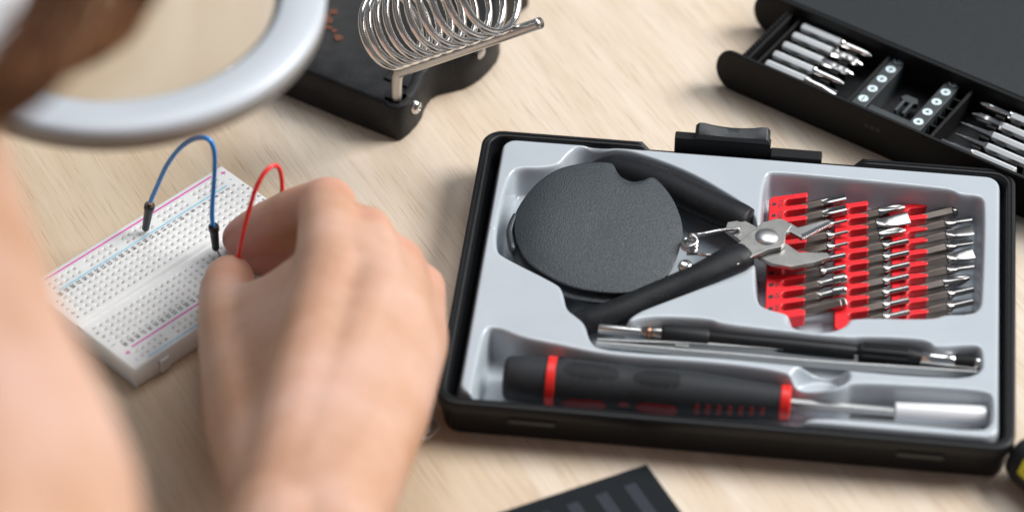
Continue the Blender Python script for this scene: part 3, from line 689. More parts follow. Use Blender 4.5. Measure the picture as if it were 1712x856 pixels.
def rect(u0, u1, v0, v1, z=BZ): mb.add([B(u0, v0, z), B(u1, v0, z), B(u1, v1, z), B(u0, v1, z)], [(0, 1, 2, 3)])
ue0, ue1 = U0+0.047, U1-0.047
for v in list(range(0, 5))+list(range(7, 12)):
    cellgrid(range(30), v); rect(ue0, -0.5, v-0.5, v+0.5); rect(29.5, ue1, v-0.5, v+0.5)
for v in (-3.3, -2.3, 13.75, 14.75):
    us = [0.8+g*6+k for g in range(5) for k in range(5)]; us = [u for u in us if u < 29.6]
    cellgrid(us, v); rect(ue0, us[0]-0.5, v-0.5, v+0.5); rect(us[-1]+0.5, ue1, v-0.5, v+0.5)
    for g in range(4): rect(0.8+g*6+4.5, 0.8+g*6+5.5, v-0.5, v+0.5)
ve0, ve1 = V0+0.047, V1-0.047
for a, b in ((ve0, -3.8), (-1.8, -0.5), (11.5, 13.25), (15.25, ve1), (4.5, 5.0), (6.0, 6.5)): rect(ue0, ue1, a, b)
mb.add([B(ue0, 5.0), B(ue1, 5.0), B(ue1, 5.12, BZ-1.6), B(ue0, 5.12, BZ-1.6), B(ue1, 5.88, BZ-1.6), B(ue0, 5.88, BZ-1.6), B(ue1, 6.0), B(ue0, 6.0)], [(0, 1, 2, 3), (3, 2, 4, 5), (5, 4, 6, 7)])
body_mb.add(mb.v, mb.f); body_mb.build('body', M['board_body'], bb, smooth=25)
holes.build('contacts', M['hole_dark'], bb, smooth=None)
def strip(u0, u1, v, wv, mat, name):
    m2 = MB(); m2.add([B(u0, v-wv, BZ+.03), B(u1, v-wv, BZ+.03), B(u1, v+wv, BZ+.03), B(u0, v+wv, BZ+.03)], [(0, 1, 2, 3)]); return m2
m2 = MB(); m3 = MB(); m4 = MB()
for v, u0, u1, mm_ in ((-4.17, 0.9, 28.7, m2), (12.83, 0.9, 28.7, m2), (-1.42, 0.6, 28.7, m3), (15.6, 0.6, 28.4, m3)):
    mm_.add([B(u0, v-0.11, BZ+.03), B(u1, v-0.11, BZ+.03), B(u1, v+0.11, BZ+.03), B(u0, v+0.11, BZ+.03)], [(0, 1, 2, 3)])
for u, v in ((-0.6, -3.6), (29.75, 13.25)): text(m2, '+', B(u, v, BZ+.03), ev, -eu, 3.6, 0.12)
for u, v in ((-0.65, -2.0), (29.6, 14.95)): text(m3, '-', B(u, v, BZ+.03), ev, -eu, 3.6, 0.1)
for k in range(30):
    for v in (-0.82, 11.85): text(m4, str(k+1), B(k, v, BZ+.03), ev, -eu, 1.95, 0.09)
for k, ch in enumerate('abcde'):
    for u in (-1.0, 30.0): text(m4, ch, B(u, k, BZ+.03), ev, -eu, 1.9, 0.05)
for k, ch in enumerate('fghij'):
    for u in (-1.0, 30.0): text(m4, ch, B(u, k+7, BZ+.03), ev, -eu, 1.9, 0.05)
m2.build('pink_marking', M['magenta_print'], bb, smooth=None); m3.build('blue_marking', M['cyan_print'], bb, smooth=None); m4.build('row_lettering', M['digit_print'], bb, smooth=None)
# ================================================================== JUMPER WIRES
b1b, b1t = P(242, 385, 9.6), None
A1 = P(242, 386, 9.0); A2 = B(10.1, 8.0, BZ)
hd = A2-A1; hd[2] = 0; NV = np.cross(hd, Z3); NV /= np.linalg.norm(NV)
def V(px, py): return PP(px, py, A1, NV)
jw = thing('blue_jumper_wire', A1, 'blue jumper wire arching over the breadboard between two black plugs', 'jumper wire')
cur = catmull([V(250.5, 345), V(252, 336), V(262, 313), V(277, 280), V(295, 254), V(314, 238), V(333, 231), V(348, 233), V(356, 245), V(359, 265), V(358, 300), V(355, 340), V(354.5, 362), V(356, 380)], 6)
mb = MB(); tube(mb, cur, 0.78, 14); mb.build('cable', M['blue_wire'], jw, smooth=180)
def boot(top, bot, n='plug'):
    top, bot = np.array(top), np.array(bot); L = np.linalg.norm(bot-top)
    mb = MB(); lathe(mb, top, bot, [(0, 0.9), (0, 1.55), (0.3, 1.75), (2.0, 1.75), (2.3, 1.5), (L-0.5, 1.2), (L, 0.9)], 20); o = mb.build(n, M['boot'], jw, smooth=40)
    return o
boot(V(250.5, 342), V(243, 384)); boot(V(357, 377), V(361, 417))
for pp, rr in (([V(360.5, 415), V(365, 422), A2+Z3*0.2, A2-Z3*1.5], 0.33), ([V(243, 383), V(242.5, 387), A1-Z3*2], 0.33), ([V(250.3, 344), V(251.5, 337)], 0.86)):
    mb = MB(); tube(mb, pp, rr, 8); mb.build('pin' if rr < 0.5 else 'bare_copper', M['steel'] if rr < 0.5 else M['copper'], jw, smooth=60)
RA = P(402, 420, 27); RB = P(476, 345, 33); hd = RB-RA; hd[2] = 0; NR = np.cross(hd, Z3); NR /= np.linalg.norm(NR)
def VR(px, py): return PP(px, py, RA, NR)
cur = catmull([VR(399, 428), VR(403, 405), VR(409, 378), VR(417, 350), VR(426, 320), VR(438, 295), VR(450, 281), VR(460, 277), VR(467, 283), VR(471, 300), VR(472, 325), VR(474, 350)], 6)
mb = MB(); tube(mb, cur, 0.75, 14); tube(mb, [VR(399, 428), VR(396, 440)], 1.2, 12)
tag(mb.build('red_jumper_wire', M['red_wire'], smooth=180), 'red jumper wire pinched between thumb and forefinger', 'jumper wire')
# ================================================================== SOLDERING IRON STAND
SH = 15.5
st_ = thing('soldering_iron_stand', P(600, 120, 0), 'black cast soldering iron stand with a steel coil holder', 'soldering stand')
c1 = P(668, 241, 0)[:2]; fx_ = (P(466, 156, 0)-P(673, 242, 0))[:2]; fx_ /= np.linalg.norm(fx_)
gy = np.array([fx_[1], -fx_[0]]); gy = gy if gy[1] > 0 else -gy
def S2(a, b): return c1+fx_*a+gy*b                      # a: along the front edge to the left, b: away from the camera
def base_poly(ins):
    lo, hi = -1.0+ins, 74-ins
    p = [(hi, ins), (2+ins, ins), (-0.5+ins, 2.5), (-0.2+ins, 13), (2.6+ins, 20), (3.2+ins, 27), (-1.5+ins, 33), (-4.5+ins, 37), (-6.2+ins, 45), (-5.2+ins, 57-ins), (0, 63-ins), (3+ins, 70), (1+ins, 92-ins), (hi, 92-ins)]
    return [S2(a, b) for a, b in chaikin(p, 1)]
mb = MB(); lps = []
for ins, z in ((0.8, 0.0), (0, 0.8), (0.2, SH-1.6), (0.7, SH-0.5), (1.6, SH), (3.4, SH), (4.2, SH-0.5), (5.0, SH-1.5)):
    lps.append([(p[0], p[1], z) for p in base_poly(ins)])
loft(mb, lps); base = mb.build('base', M['cast_black'], st_, smooth=50)
mb = MB(); hc = P(662, 168, SH-1); lathe(mb, hc, hc+Z3, [(-1, 5.2), (0.6, 4.8), (1.0, 4.2), (1.0, 0.1)], 24)
hc2 = P(745, 120, SH-1)
obox(mb, np.array([*S2(9, 24), 0]), np.array([*fx_, 0]), np.array([*gy, 0]), Z3, -5, 5, -12, 20, SH-2.5, SH-0.6)
mb.build('boss', M['cast_black'], st_, bevel=0.8, seg=3, smooth=40)
rz = 27.5
r0, r1, r2 = P(663, 166, SH), P(663, 122, rz), P(903, 39, 68)
dirr = (r2-r1)/np.linalg.norm(r2-r1)
cv = catmull([r0-Z3*2, r0+Z3*3, r1-Z3*3.2, r1-Z3*0.9+dirr*0.9, r1+dirr*3.4, r1+dirr*20, r2-dirr*8, r2], 6)
mb = MB(); tube(mb, cv, 1.95, 18); mb.build('rod', M['steel'], st_, smooth=180, bevel=0)
side = np.cross(dirr, Z3); side /= np.linalg.norm(side); upn = np.cross(side, dirr)
if upn[2] < 0: upn = -upn
RL = np.linalg.norm(r2-r1)
pts = []; turns = 9.5; n = int(turns*30)
for k in range(n+1):
    t = k/n; a = 2*math.pi*turns*t
    rr = 12.6+3.0*t
    s = 8.0+52.0*(0.25*t+0.75*t**1.35)
    cen = r1+dirr*s+upn*(rr+2.9)
    pts.append(cen+(-upn*math.cos(a)+side*math.sin(a))*rr)
mb = MB(); tube(mb, pts, 1.22, 10); mb.build('coil', M['chrome'], st_, smooth=180)
for px, py, z in ((699, 181, 9.5),):
    c = P(px, py, z); nrm = np.array([*(-fx_), 0])
    mb = MB(); lathe(mb, c-nrm*5, c+nrm, [(0, 1.6), (3, 1.6), (3.1, 2.6), (4.2, 2.7), (5.2, 2.0), (5.6, 0.9), (5.3, 0.6), (5.3, 0.05)], 24); mb.build('screw', M['chrome'], st_, smooth=40)
c = P(803, 88, 14.5); nrm = np.array([*(-fx_), 0]); mb = MB(); lathe(mb, c-nrm*4, c+nrm, [(0, 1.6), (3, 1.8), (4.5, 2.4), (5.2, 1.4), (5.3, 0.1)], 20); mb.build('screw', M['steel'], st_, smooth=40)
mb = MB(); random.seed(3)
for k in range(9):
    c = P(550+random.uniform(-10, 16), 40+random.uniform(-22, 28), SH-1.2); mb.add(*[(lambda r: ([(c[0]+r*math.cos(a)*random.uniform(.7, 1.3), c[1]+r*math.sin(a)*random.uniform(.7, 1.3), c[2]+0.05*k*0.2) for a in np.linspace(0, 6.28, 9)[:-1]], [tuple(range(8))]))(random.uniform(1.0, 2.2))][0])
mb.build('rust_spot', simple('rust', (0.12, 0.04, 0.02), 0.7), st_, smooth=None)
# ================================================================== PRECISION DRIVER BOX
BH = 16.8
l0, l1 = P(1225.6, 89, BH), P(1712, 298, BH); bx = l1-l0; bx[2] = 0; bx /= np.linalg.norm(bx); by = np.array([-bx[1], bx[0], 0])
BO = np.array([l0[0], l0[1], 0])                       # near top edge, at the start of its straight part
def BX(a, b, z=0): return BO+bx*a+by*b+Z3*z
def inv(px, py, z):
    p = P(px, py, z)-BO; return p @ bx, p @ by
LW = inv(1471, 68, BH)[1]                              # width from the near edge to the lid edge
pbx = thing('precision_driver_box', BX(60, 25, 0), 'long black sliding box of slender driver bits, half pulled out of its dark lid', 'tool box')
def side_wall(b0, b1, a_start, a_end, name):
    R_ = BH/2; pts = [(a_end, 0), (a_end, BH)]
    pts += [(a_start-R_*0.0-6.5*math.sin(t)*1.0, BH/2+BH/2*math.cos(t)) for t in np.linspace(0, math.pi, 17)]
    mb = MB(); oprism(mb, pts, BX(0, 0), bx, Z3, by, b0, b1); return mb.build(name, M['matte_black'], pbx, bevel=0.5, smooth=40)
side_wall(-0.2, 1.4, 0, 150, 'side_wall')
la = inv(1313, 3.5, BH)[0]
side_wall(LW-0.6, LW+1.2, la-6, 150, 'side_wall')
mb = MB(); obox(mb, BX(0, 0), bx, by, Z3, 0, 150, 1.4, LW-0.6, 1.0, 3.2); mb.build('drawer_floor', M['black_plastic'], pbx)
mb = MB(); pts = [(a_, b_) for a_, b_ in ((la-2, LW+1.2), (150, LW+1.2), (150, LW+66), (la-2, LW+66))]
oprism(mb, pts, BX(0, 0), bx, by, Z3, 0.8, BH); mb.build('lid', M['slate_lid'], pbx, bevel=1.2, seg=3, smooth=40)
mb = MB()                                              # compartment walls
def cross(a, z1=13.0, z0=3, w_=1.2): obox(mb, BX(0, 0), bx, by, Z3, a, a+w_, 1.4, LW-0.6, z0, z1)
cross(3.0, 13.5); cross(6.5, 12.5, 3, 0.9); cross(inv(1300, 75, 12)[0]-5, 10)
aL = inv(1440, 110, 13)[0]; cross(aL+5.0, 13.0)
aR = inv(1590, 220, 13)[0]; cross(aR-5.0, 13.0)
for k in range(16): obox(mb, BX(0, 0), bx, by, Z3, 1.4, 2.8, 2.4+k*(LW-4)/16, 3.6+k*(LW-4)/16, 3, 14.2)
s1 = inv(1474, 132, 12); s2 = inv(1566, 171, 12)
for k in range(1, 6): 
    obox(mb, BX(0, 0), bx, by, Z3, aL+5, s1[0]-2, 1.4+k*(LW-2)/6, 2.2+k*(LW-2)/6, 3, 10.5)
    obox(mb, BX(0, 0), bx, by, Z3, s2[0]+3, aR-5, 1.4+k*(LW-2)/6, 2.2+k*(LW-2)/6, 3, 10.5)
mb.build('divider', M['matte_black'], pbx, bevel=0.2)
mb = MB(); obox(mb, BX(0, 0), bx, by, Z3, s1[0]+3, s2[0]-3, 1.4, 10, 3, 11.0); mb.build('deck', M['strip'], pbx, bevel=0.4)
for (sx_, circ, syms) in ((s1[0], [(1502, 102), (1489, 116.6), (1474, 132.3), (1459.4, 148.9), (1444.3, 165.4)], ['C', '+', '+', '+', '-']),
                          (s2[0], [(1594.8, 139.9), (1580.8, 154.5), (1565.4, 170.7), (1550.8, 187.6), (1536, 204)], ['C', 'star', 'star', 'Y', 'Y'])):
    cs = [inv(a, b, 12.0) for a, b in circ]; am = sum(c_[0] for c_ in cs)/5; bmx = max(c_[1] for c_ in cs)
    mb = MB(); oprism(mb, [(am-2.7, 1.4), (am+2.7, 1.4), (am+2.7, bmx-2.2), (am+1.9, bmx+2), (am, bmx+2.8), (am-1.9, bmx+2), (am-2.7, bmx-2.2)], BX(0, 0), bx, by, Z3, 3, 12.0); sp = mb.build('label_strip', M['strip'], pbx, bevel=0.3)
    mb = MB(); mk = MB()
    for (a_, b_), s in zip(cs, syms):
        c = BX(am, b_, 12.03); circle = lambda r: [(r*math.cos(t), r*math.sin(t)) for t in np.linspace(0, 2*math.pi, 25)[:-1]]
        if s == 'C':
            oprism(mb, circle(1.7), c, bx, by, Z3, 0, 0.05); oprism(mk, circle(1.35), c, bx, by, Z3, 0.05, 0.12); oprism(mb, circle(0.55), c+bx*0.3, bx, by, Z3, 0.12, 0.16)
        else:
            oprism(mb, circle(1.75), c, bx, by, Z3, 0, 0.05)
            if s in '+-': obox(mk, c, bx, by, Z3, -0.18, 0.18, -0.95, 0.95, 0.05, 0.1)
            if s == '+': obox(mk, c, bx, by, Z3, -0.95, 0.95, -0.17, 0.17, 0.05, 0.11)
            if s == 'star': oprism(mk, [((0.8 if k % 2 == 0 else 0.38)*math.cos(math.pi*k/5), (0.8 if k % 2 == 0 else 0.38)*math.sin(math.pi*k/5)) for k in range(10)], c, bx, by, Z3, 0.05, 0.1)
            if s == 'Y': oprism(mk, [(0.85*math.cos(t), 0.85*math.sin(t)) for t in (math.pi/2, math.pi*7/6, math.pi*11/6)], c, bx, by, Z3, 0.05, 0.1)
    mb.build('white_disc', M['label_white'], sp, smooth=None); mk.build('tip_symbols', M['black_print'], sp, smooth=None)
tc_ = inv(1512, 178, 8)
mb = MB(); oprism(mb, [(-2, -4), (-0.9, -4), (-0.9, 2), (0.9, 2), (0.9, -4), (2, -4), (2, 2.2), (3.4, 3.2), (2.2, 5.4), (-2.2, 5.4), (-3.4, 3.2), (-2, 2.2)], BX(tc_[0], tc_[1], 0), bx, by, Z3, 6, 8.5)
mb.build('catch', M['strip'], pbx, bevel=0.3)
mb = MB()
for k in range(3): 
    c = BX(inv(1457+k*13, 210, 8)[0]+0, -0.2, 10.6); mb.add([c+bx*0.9*math.cos(t)+Z3*0.9*math.sin(t)-by*0.05 for t in np.linspace(0, 6.283, 13)[:-1]], [tuple(range(12))])
mb.build('embossed_dots', M['black_print'], pbx, smooth=None)
# slender bits: shank (square-ended bright) and tip, 28 mm long along +x, shank at the origin end
def slim_bit(kind, tipkind):
    root = bpy.data.objects.new('precision_bit', None); COL.objects.link(root); WL[root.name] = np.zeros(3); root.empty_display_size = 0.005
    root['category'] = 'precision bit'
    mb = MB(); lathe(mb, (0, 0, 0), (1, 0, 0), [(0, 1.3), (0.4, 1.65), (15.2, 1.65), (16, 1.5)], 6, math.pi/6); mb.build('shank', M['bitw'], root, smooth=20, bevel=0.1)
    mb = MB()
    if tipkind == 'thick': lathe(mb, (0, 0, 0), (1, 0, 0), [(15.8, 1.7), (16.6, 1.9), (17.4, 1.35), (24, 1.3), (26.5, 1.1), (28, 0.4)], 16)
    elif tipkind == 'cross': lathe(mb, (0, 0, 0), (1, 0, 0), [(15.8, 1.7), (16.6, 1.9), (17.6, 1.4), (22, 1.5), (25, 1.5), (27.6, 0.5), (28, 0.15)], 8)
    elif tipkind == 'needle': lathe(mb, (0, 0, 0), (1, 0, 0), [(15.8, 1.7), (16.6, 1.6), (18, 1.1), (24, 0.7), (28, 0.3)], 16)
    else: loft(mb, [[(x, a*math.cos(k), b*math.sin(k)) for k in np.linspace(0, 2*math.pi, 17)[:-1]] for x, a, b in ((15.8, 1.7, 1.7), (16.6, 1.8, 1.8), (18, 1.2, 1.2), (23, 1.2, 1.1), (26, 1.3, 0.5), (28, 1.3, 0.25))])
    mb.build('tip', M['chrome'], root, smooth=35)
    return root
M['bitw'] = simple('bright_shank', (0.78, 0.81, 0.83), 0.36, 0.4, nscale=0.05, var=0.03)
SP = {}
def place_slim(kind, start, ang, label):
    first = kind not in SP
    if first: SP[kind] = slim_bit(kind, kind)
    b = SP[kind]
    if first: o = b; o.location = np.array(start)*MM; o['label'] = label; o['group'] = 'slender driver bits in the long black box'
    else: o = copy_tree(b, start, label, 'slender driver bits in the long black box')
    o.rotation_euler = (0, 0, ang)
BA = math.atan2(bx[1], bx[0])
for k, (px, py, kd) in enumerate([(1341, 46, 'thick'), (1326, 60.4, 'cross'), (1310, 75.9, 'cross'), (1294, 91.3, 'thick'), (1281, 106.7, 'flatty')]):
    place_slim(kd, P(px, py, 11.6), BA, '%s slender bit with a bright shank, left group in the black box' % ['farthest', 'second farthest', 'middle', 'second nearest', 'nearest'][k])
for k, (px, py, kd) in enumerate([(1637, 172, 'thick'), (1621.5, 189, 'cross'), (1604.7, 204.4, 'needle'), (1594.8, 222.6, 'needle'), (1571, 233.8, 'flatty')]):
    tp = P(px, py, 11.6); place_slim(kd, tp+bx*28.6, BA+math.pi, '%s slender bit pointing left, right group in the black box' % ['farthest', 'second farthest', 'middle', 'second nearest', 'nearest'][k])
# clips holding the bits
bs = [inv(a, b, 11.6) for a, b in ((1341, 46), (1326, 60.4), (1310, 75.9), (1294, 91.3), (1281, 106.7))]
for i in range(4):
    bm_ = (bs[i][1]+bs[i+1][1])/2; am_ = (bs[i][0]+bs[i+1][0])/2
    for d_ in (4, 11, 20): mb = MB(); obox(mb, BX(0, 0), bx, by, Z3, am_+d_, am_+d_+3.5, bm_-0.55, bm_+0.55, 3, 12.2); mb.build('clip', M['matte_black'], pbx, bevel=0.25)
bs = [inv(a, b, 11.6) for a, b in ((1637, 172), (1621.5, 189), (1604.7, 204.4), (1594.8, 222.6), (1571, 233.8))]
for i in range(4):
    bm_ = (bs[i][1]+bs[i+1][1])/2; am_ = max(bs[i][0], bs[i+1][0])
    for d_ in (8, 14, 22): mb = MB(); obox(mb, BX(0, 0), bx, by, Z3, am_+d_, am_+d_+3.5, bm_-0.55, bm_+0.55, 3, 12.4); mb.build('clip', M['matte_black'], pbx, bevel=0.25)
# ================================================================== CARD, CORNER TOOL, WIRE SCRAP
ca, cb, cc_ = P(1081, 775, 2), P(830, 857, 2), P(1143, 860, 2)
u1 = (cb-ca)/np.linalg.norm(cb-ca); u2 = (cc_-ca)/np.linalg.norm(cc_-ca)
cd = thing('printed_card', (ca+u1*40+u2*30)*np.array([1, 1, 0]), 'dark blue-grey card packet with pale stripes on the table edge', 'card')
mb = MB(); oprism(mb, [(0, 0), (90, 0), (90, 60), (0, 60)], ca*np.array([1, 1, 0]), u1, u2, Z3, 0.05, 2.0); mb.build('card_body', simple('card', (0.008, 0.011, 0.014), 0.6, Specular_IOR_Level=0.15), cd, bevel=0.25)
mb = MB()
for k in range(5):
    a0 = 7+k*9.6
    for j in range(3): oprism(mb, [(a0+j*1.3, 5.6), (a0+j*1.3+0.85, 5.6), (a0+j*1.3+0.85, 55), (a0+j*1.3, 55)], ca*np.array([1, 1, 0]), u1, u2, Z3, 2.0, 2.03)
mb.build('printed_stripe', simple('stripe', (0.04, 0.045, 0.06), 0.5, Specular_IOR_Level=0.2), cd, smooth=None)
a = P(1714, 768, 8); mb = MB(); hdv = np.array([0.75, -0.66, 0]); hdv /= np.linalg.norm(hdv)
yb = thing('hand_tool', a+hdv*40-Z3*8, 'black rubber tool handle with a yellow stripe at the picture edge', 'tool handle')
lathe(mb, a-hdv*4, a+hdv, [(0, 3), (1, 6), (4, 7.4), (12, 8), (60, 8), (80, 6)], 28); mb.build('grip', M['rubber'], yb, smooth=40)
mb = MB()
sdv = np.array([-hdv[1], hdv[0], 0])
vs = []; fs = []
for i, x in enumerate(np.linspace(7, 60, 20)):
    for j, g in enumerate(np.linspace(35, 75, 6)):
        r = 8.25 if x > 9 else 7.6; gg = math.radians(-g); vs.append(a-hdv*4+hdv*x+(Z3*math.cos(gg)+sdv*math.sin(gg))*r)
for i in range(19):
    for j in range(5): fs.append((i*6+j, i*6+j+1, (i+1)*6+j+1, (i+1)*6+j))
mb.add(vs, fs); mb.build('yellow_stripe', M['yellow'], yb, smooth=60)
random.seed(11); mb = MB(); pts = []
for k in range(60):
    a_ = k*0.63; c = P(703+8*math.sin(k*0.21), 705+22*math.cos(k*0.17), 0); rr = 3.2+random.uniform(-1, 1.6)
    pts.append(c+np.array([rr*math.cos(a_), rr*1.6*math.sin(a_), 1.2+random.uniform(0, 3.0)]))
tube(mb, catmull(pts, 3), 0.28, 6)
tag(mb.build('wire_scrap', M['window_scrap'], smooth=180), 'small tangle of thin silvery wire between the wrist and the black case', 'wire tangle')
# ================================================================== PERSON
person = MB()
def cap(A, ra, Bp, rb, n=16, m_=5):
    A, Bp = np.array(A, float), np.array(Bp, float); L = np.linalg.norm(Bp-A); t = (Bp-A)/L
    prof = [(-ra*math.cos(k*math.pi/2/m_), ra*math.sin(k*math.pi/2/m_)) for k in range(0, m_)]+[(0, ra), (L, rb)]+[(L+rb*math.sin(k*math.pi/2/m_), rb*math.cos(k*math.pi/2/m_)) for k in range(1, m_+1)]
    if abs(t[2]) > 0.98: t[0] += 0.05
    lathe(person, A, A+t, prof, n)
def chain(js):
    for (a, ra), (b, rb) in zip(js[:-1], js[1:]): cap(P(*a), ra, P(*b), rb)
WR, WU = (472, 880, 68), (548, 880, 66)
chain([((403, 398, 15), 6.6), ((424, 388, 19), 7.6), ((450, 379, 24), 8.6), ((500, 360, 36), 9.4), ((549, 343, 46), 9.2), ((553, 400, 52), 10.6), ((556, 470, 57), 12.0), ((520, 640, 62), 13.5), ((478, 880, 68), 15.5)])     # forefinger
chain([((440, 438, 8.5), 6.6), ((505, 428, 15), 8.0), ((611, 392, 45), 9.3), ((622, 450, 52), 10.5), ((626, 510, 57), 12.0), ((565, 680, 62), 13.5), ((505, 880, 68), 16)])             # middle finger
chain([((560, 500, 14), 6.5), ((600, 480, 20), 7.4), ((664, 440, 40), 8.8), ((670, 500, 47), 9.8), ((669, 553, 52), 11.5), ((610, 710, 60), 13), ((530, 880, 68), 16)])             # ring finger
chain([((610, 545, 12), 6.0), ((650, 520, 18), 6.8), ((704, 481, 32), 7.9), ((702, 530, 40), 8.3), ((694, 571, 46), 10.3), ((650, 690, 55), 12), ((556, 880, 66), 15)])             # little finger
chain([((384, 467, 19), 8.2), ((381, 488, 22), 9.3), ((379, 520, 26), 9.2), ((384, 570, 31), 9.9), ((394, 610, 35), 11.0), ((420, 700, 44), 14.0), ((470, 830, 60), 15.5)])    # thumb
LT = [(412, 522, 26), (412, 552, 30), (416, 590, 34), (430, 650, 41), (452, 720, 49)]; LI = [(566, 442, 47), (560, 475, 52), (552, 520, 55), (540, 590, 57), (520, 680, 60)]
for t in np.linspace(0, 1, 15):                       # web between thumb and forefinger, and the ball of the thumb
    a_ = [float(np.interp(t, np.linspace(0, 1, 5), [p[i] for p in LT])) for i in range(3)]; b_ = [float(np.interp(t, np.linspace(0, 1, 5), [p[i] for p in LI])) for i in range(3)]
    m1 = [a_[i]*0.6+b_[i]*0.4 for i in range(3)]; m1[2] += 0.5; m1[1] += 12*(1-t); chain([(a_, 8.6+3.5*t), (m1, 9.6+2.5*t), (b_, 10.6+1.5*t)])
chain([((455, 690, 46), 13), ((560, 640, 57), 12)])   # heel of the thumb
for (a, b, c_) in (((588, 440, 53), (600, 520, 57), (505, 820, 65)), ((645, 480, 50), (650, 545, 55), (535, 820, 66)), ((686, 540, 44), (683, 590, 49), (572, 800, 63)), ((520, 560, 50), (500, 640, 54), (480, 800, 62))):
    chain([(a, 9.5), (b, 11.3), (c_, 15)])
chain([((575, 420, 52), 10.3), ((612, 470, 55), 11.2), ((660, 520, 52), 10.6)])
chain([((560, 560, 46), 13), ((620, 640, 46), 13), ((540, 780, 58), 15)]); chain([((600, 470, 40), 11), ((660, 560, 40), 11)])                     # palm
for w0, r0_ in ((WR, 16), (WU, 15.5)):
    chain([(w0, r0_), ((w0[0]-4, 1100, 86), 20), ((w0[0]-20, 1500, 100), 31), ((w0[0]-50, 2000, 110), 36)])
chain([((-345, 60, 235), 30), ((-226, 330, 235), 34), ((-178, 600, 230), 38), ((-100, 860, 225), 42), ((-110, 1100, 225), 44), ((-200, 1400, 240), 45)])
cap((-60, -350, 120), 36, (-95, -360, 370), 44); cap((-190, -330, 240), 40, (-330, -330, 370), 46)          # upper arms
cap((-200, -300, 400), 52, (-165, -190, 430), 50); cap((-165, -190, 430), 52, (-140, -110, 410), 62); cap((-135, -70, 440), 74, (-140, -130, 460), 76)   # neck and bowed head, out of the picture  # the other arm
ob = person.build('person', M['skin'], origin=P(560, 600, 0), smooth=180)
rm = ob.modifiers.new('r', 'REMESH'); rm.mode = 'VOXEL'; rm.voxel_size = 0.0013; rm.use_smooth_shade = True
smo = ob.modifiers.new('s', 'SMOOTH'); smo.factor = 0.6; smo.iterations = 13
dg = bpy.context.evaluated_depsgraph_get(); baked = bpy.data.meshes.new_from_object(ob.evaluated_get(dg)); ob.modifiers.clear(); old = ob.data; ob.data = baked; bpy.data.meshes.remove(old); baked.name = 'person'
baked.shade_smooth()
if not baked.materials: baked.materials.append(M['skin'])
tag(ob, 'person with bare forearms leaning over the table, right hand pinching the red wire', 'person')
# hair hanging in front of the lamp; second lock stands in for its lens reflection
random.seed(21); mb = MB()
def lock(path, spread, n, r):
    base = catmull([P(*p) for p in path], 5)
    for k in range(n):
        a, s = random.uniform(0, 6.283), random.uniform(0, 1)**0.5; o = np.array([math.cos(a), math.sin(a), random.uniform(-1, 1)])*s
        ph = random.uniform(0, 6); pts = [p+o*spread[0]*(1-i/len(base))+o*spread[1]*(i/len(base))+np.array([math.sin(i*0.35+ph), math.cos(i*0.3+ph), 0])*1.2 for i, p in enumerate(base)]
        tube(mb, pts, [r*(1-0.4*i/len(pts)) for i in range(len(pts))], 5)
lock([(170, -200, 330), (135, -80, 318), (108, 0, 300), (82, 60, 285), (45, 108, 272), (-10, 150, 262), (-110, 190, 255)], (7.5, 6.5), 200, 0.7)
lock([(275, -190, 300), (250, -90, 285), (225, -10, 262), (190, 50, 242), (135, 92, 232), (70, 120, 228), (-20, 165, 225)], (5, 2.2), 70, 0.55)
mb.build('hair', M['hair'], ob, smooth=180)
def bake(o, vox, it, mat):
    rm = o.modifiers.new('r', 'REMESH'); rm.mode = 'VOXEL'; rm.voxel_size = vox
    smo = o.modifiers.new('s', 'SMOOTH'); smo.factor = 0.6; smo.iterations = it
    dg = bpy.context.evaluated_depsgraph_get(); nm_ = bpy.data.meshes.new_from_object(o.evaluated_get(dg)); o.modifiers.clear(); o.data = nm_; nm_.shade_smooth()
    if not nm_.materials: nm_.materials.append(mat)
keep_person = person; person = MB()
cap((-210, -420, 40), 120, (-205, -350, 300), 118); cap((-205, -350, 300), 116, (-205, -330, 380), 92)  # torso out of view, added to darken the fill at lower left
cap((-110, -345, 385), 52, (-310, -335, 385), 52); cap((-82, -352, 210), 46, (-100, -352, 380), 52); cap((-230, -330, 270), 48, (-325, -332, 380), 54)
sh = person.build('shirt', M['cloth_grey'], ob, smooth=180); bake(sh, 0.006, 8, M['cloth_grey'])
mb = MB()
for k in range(420):                                   # hair of the bowed head
    a, b = random.uniform(0, 6.283), random.uniform(0.0, 1.45)
    d0 = np.array([math.cos(a)*math.sin(b), math.sin(a)*math.sin(b)*1.1, math.cos(b)]); c0 = np.array([-137, -98, 452])
    pts_ = [c0+d0*np.array([78, 96, 78])]
    for j in range(1, 8): 
        d1 = d0+np.array([0.25*j*math.cos(a), 0.25*j*math.sin(a), -0.30*j]); d1 /= np.linalg.norm(d1); pts_.append(c0+d1*np.array([79, 98, 79])*(1.0+0.005*random.uniform(-1, 3)))
    tube(mb, pts_, 2.2, 5)
lock([(175, -420, 395), (172, -300, 365), (170, -200, 330)], (12, 7), 60, 0.8)
mb.build('hair', M['hair'], ob, smooth=180)
mb = MB(); lps = []
for i in range(10):
    t = i/9; c = P(-10-20*t, -60+170*t, 268); lps.append([c+np.array([13*math.cos(a)*(1-0.4*t), 7*math.sin(a), 5*math.sin(a*3+i)*0.3]) for a in np.linspace(0, 6.283, 17)[:-1]])
loft(mb, lps); mb.build('shirt_cuff', M['cloth_white'], ob, smooth=180)
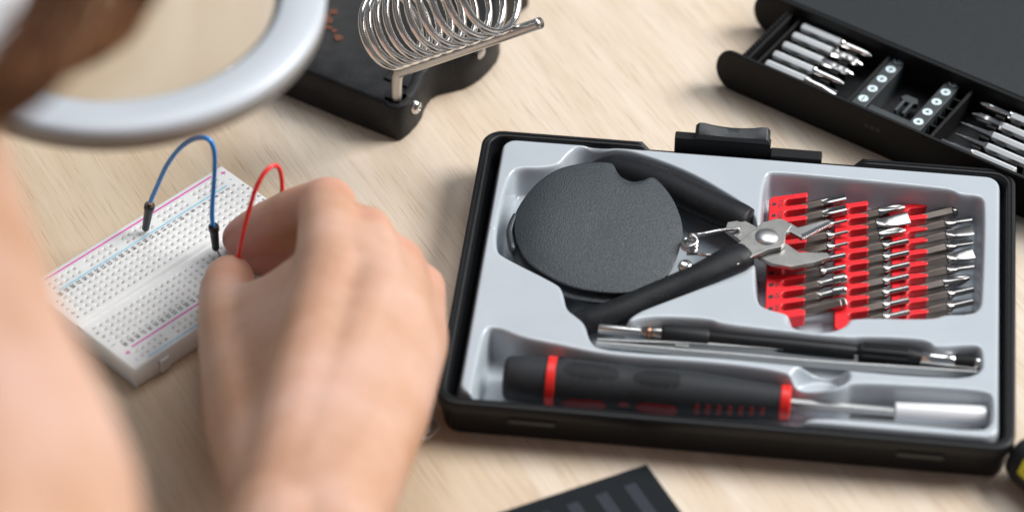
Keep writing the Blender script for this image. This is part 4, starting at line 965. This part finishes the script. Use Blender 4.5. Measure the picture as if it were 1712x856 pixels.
# ================================================================== MAGNIFIER LAMP
LZ = 145.0; LCp = P(200, -5, LZ); RO = np.linalg.norm(P(545, -5, LZ)-LCp); RO = RO
ml = thing('magnifier_lamp', LCp, 'silver-grey ring magnifier lamp with a round glass lens above the table', 'magnifier lamp')
RI = RO-13.2
def ring(prof, mat, name, n=128):
    mb = MB(); m_ = len(prof); vs = []; fs = []
    for i in range(n):
        a = 2*math.pi*i/n
        for r, z in prof: vs.append((LCp[0]+r*math.cos(a), LCp[1]+r*math.sin(a), LZ+z))
    for i in range(n):
        for j in range(m_): fs.append((i*m_+j, ((i+1) % n)*m_+j, ((i+1) % n)*m_+(j+1) % m_, i*m_+(j+1) % m_))
    mb.add(vs, fs); return mb.build(name, mat, ml, smooth=50)
ring([(RI, -3.0), (RI, -0.7), (RI+0.5, 0.1), (RI+1.4, 0.4), (RO-2.4, 0.2), (RO-1.0, -0.2), (RO-0.2, -1.0), (RO, -2.0), (RO-0.1, -3.0)], M['silver_grey'], 'ring_housing')
ring([(RI-0.6, -3.05), (RO-0.4, -3.05), (RO-0.5, -6.6), (RO-1.2, -8.0), (RI-0.2, -8.2), (RI-0.8, -7.4)], M['grey_trim'], 'ring_skirt')
ring([(RI-1.6, -1.6), (RI+0.2, -1.0), (RI+0.2, -2.9), (RI-1.6, -3.2)], M['grey_trim'], 'lens_bezel')
mb = MB(); prof = []; RLn = RI-0.4
for k in range(13): t = k/12; prof.append((RLn*t, 2.2*(1-t*t)-2.4))
n = 96; vs = []; fs = []
half = [(r, z) for r, z in prof[1:]]+[(RLn, -3.0)]+[(r, -3.0-1.6*(1-(r/RLn)**2)) for r, z in prof[1:-1][::-1]]
m_ = len(half)
for i in range(n):
    a = 2*math.pi*i/n
    for r, z in half: vs.append((LCp[0]+r*math.cos(a), LCp[1]+r*math.sin(a), LZ+z))
for i in range(n):
    for j in range(m_-1): fs.append((i*m_+j, ((i+1) % n)*m_+j, ((i+1) % n)*m_+j+1, i*m_+j+1))
ti = len(vs); vs.append((LCp[0], LCp[1], LZ-0.2)); vs.append((LCp[0], LCp[1], LZ-4.6))
for i in range(n): fs.append((ti, i*m_, ((i+1) % n)*m_)); fs.append((ti+1, ((i+1) % n)*m_+m_-1, i*m_+m_-1))
mb.add(vs, fs); mb.build('lens', M['glass'], ml, smooth=60)
mb = MB()                                              # arm that carries the ring, leaving the picture behind it
tube(mb, catmull([LCp+np.array([-20, RO-1, -2]), LCp+np.array([-30, RO+40, 8]), LCp+np.array([-60, RO+160, 20]), LCp+np.array([-120, RO+300, 10])], 8), 7, 20)
mb.build('arm', M['silver_grey'], ml, smooth=180)
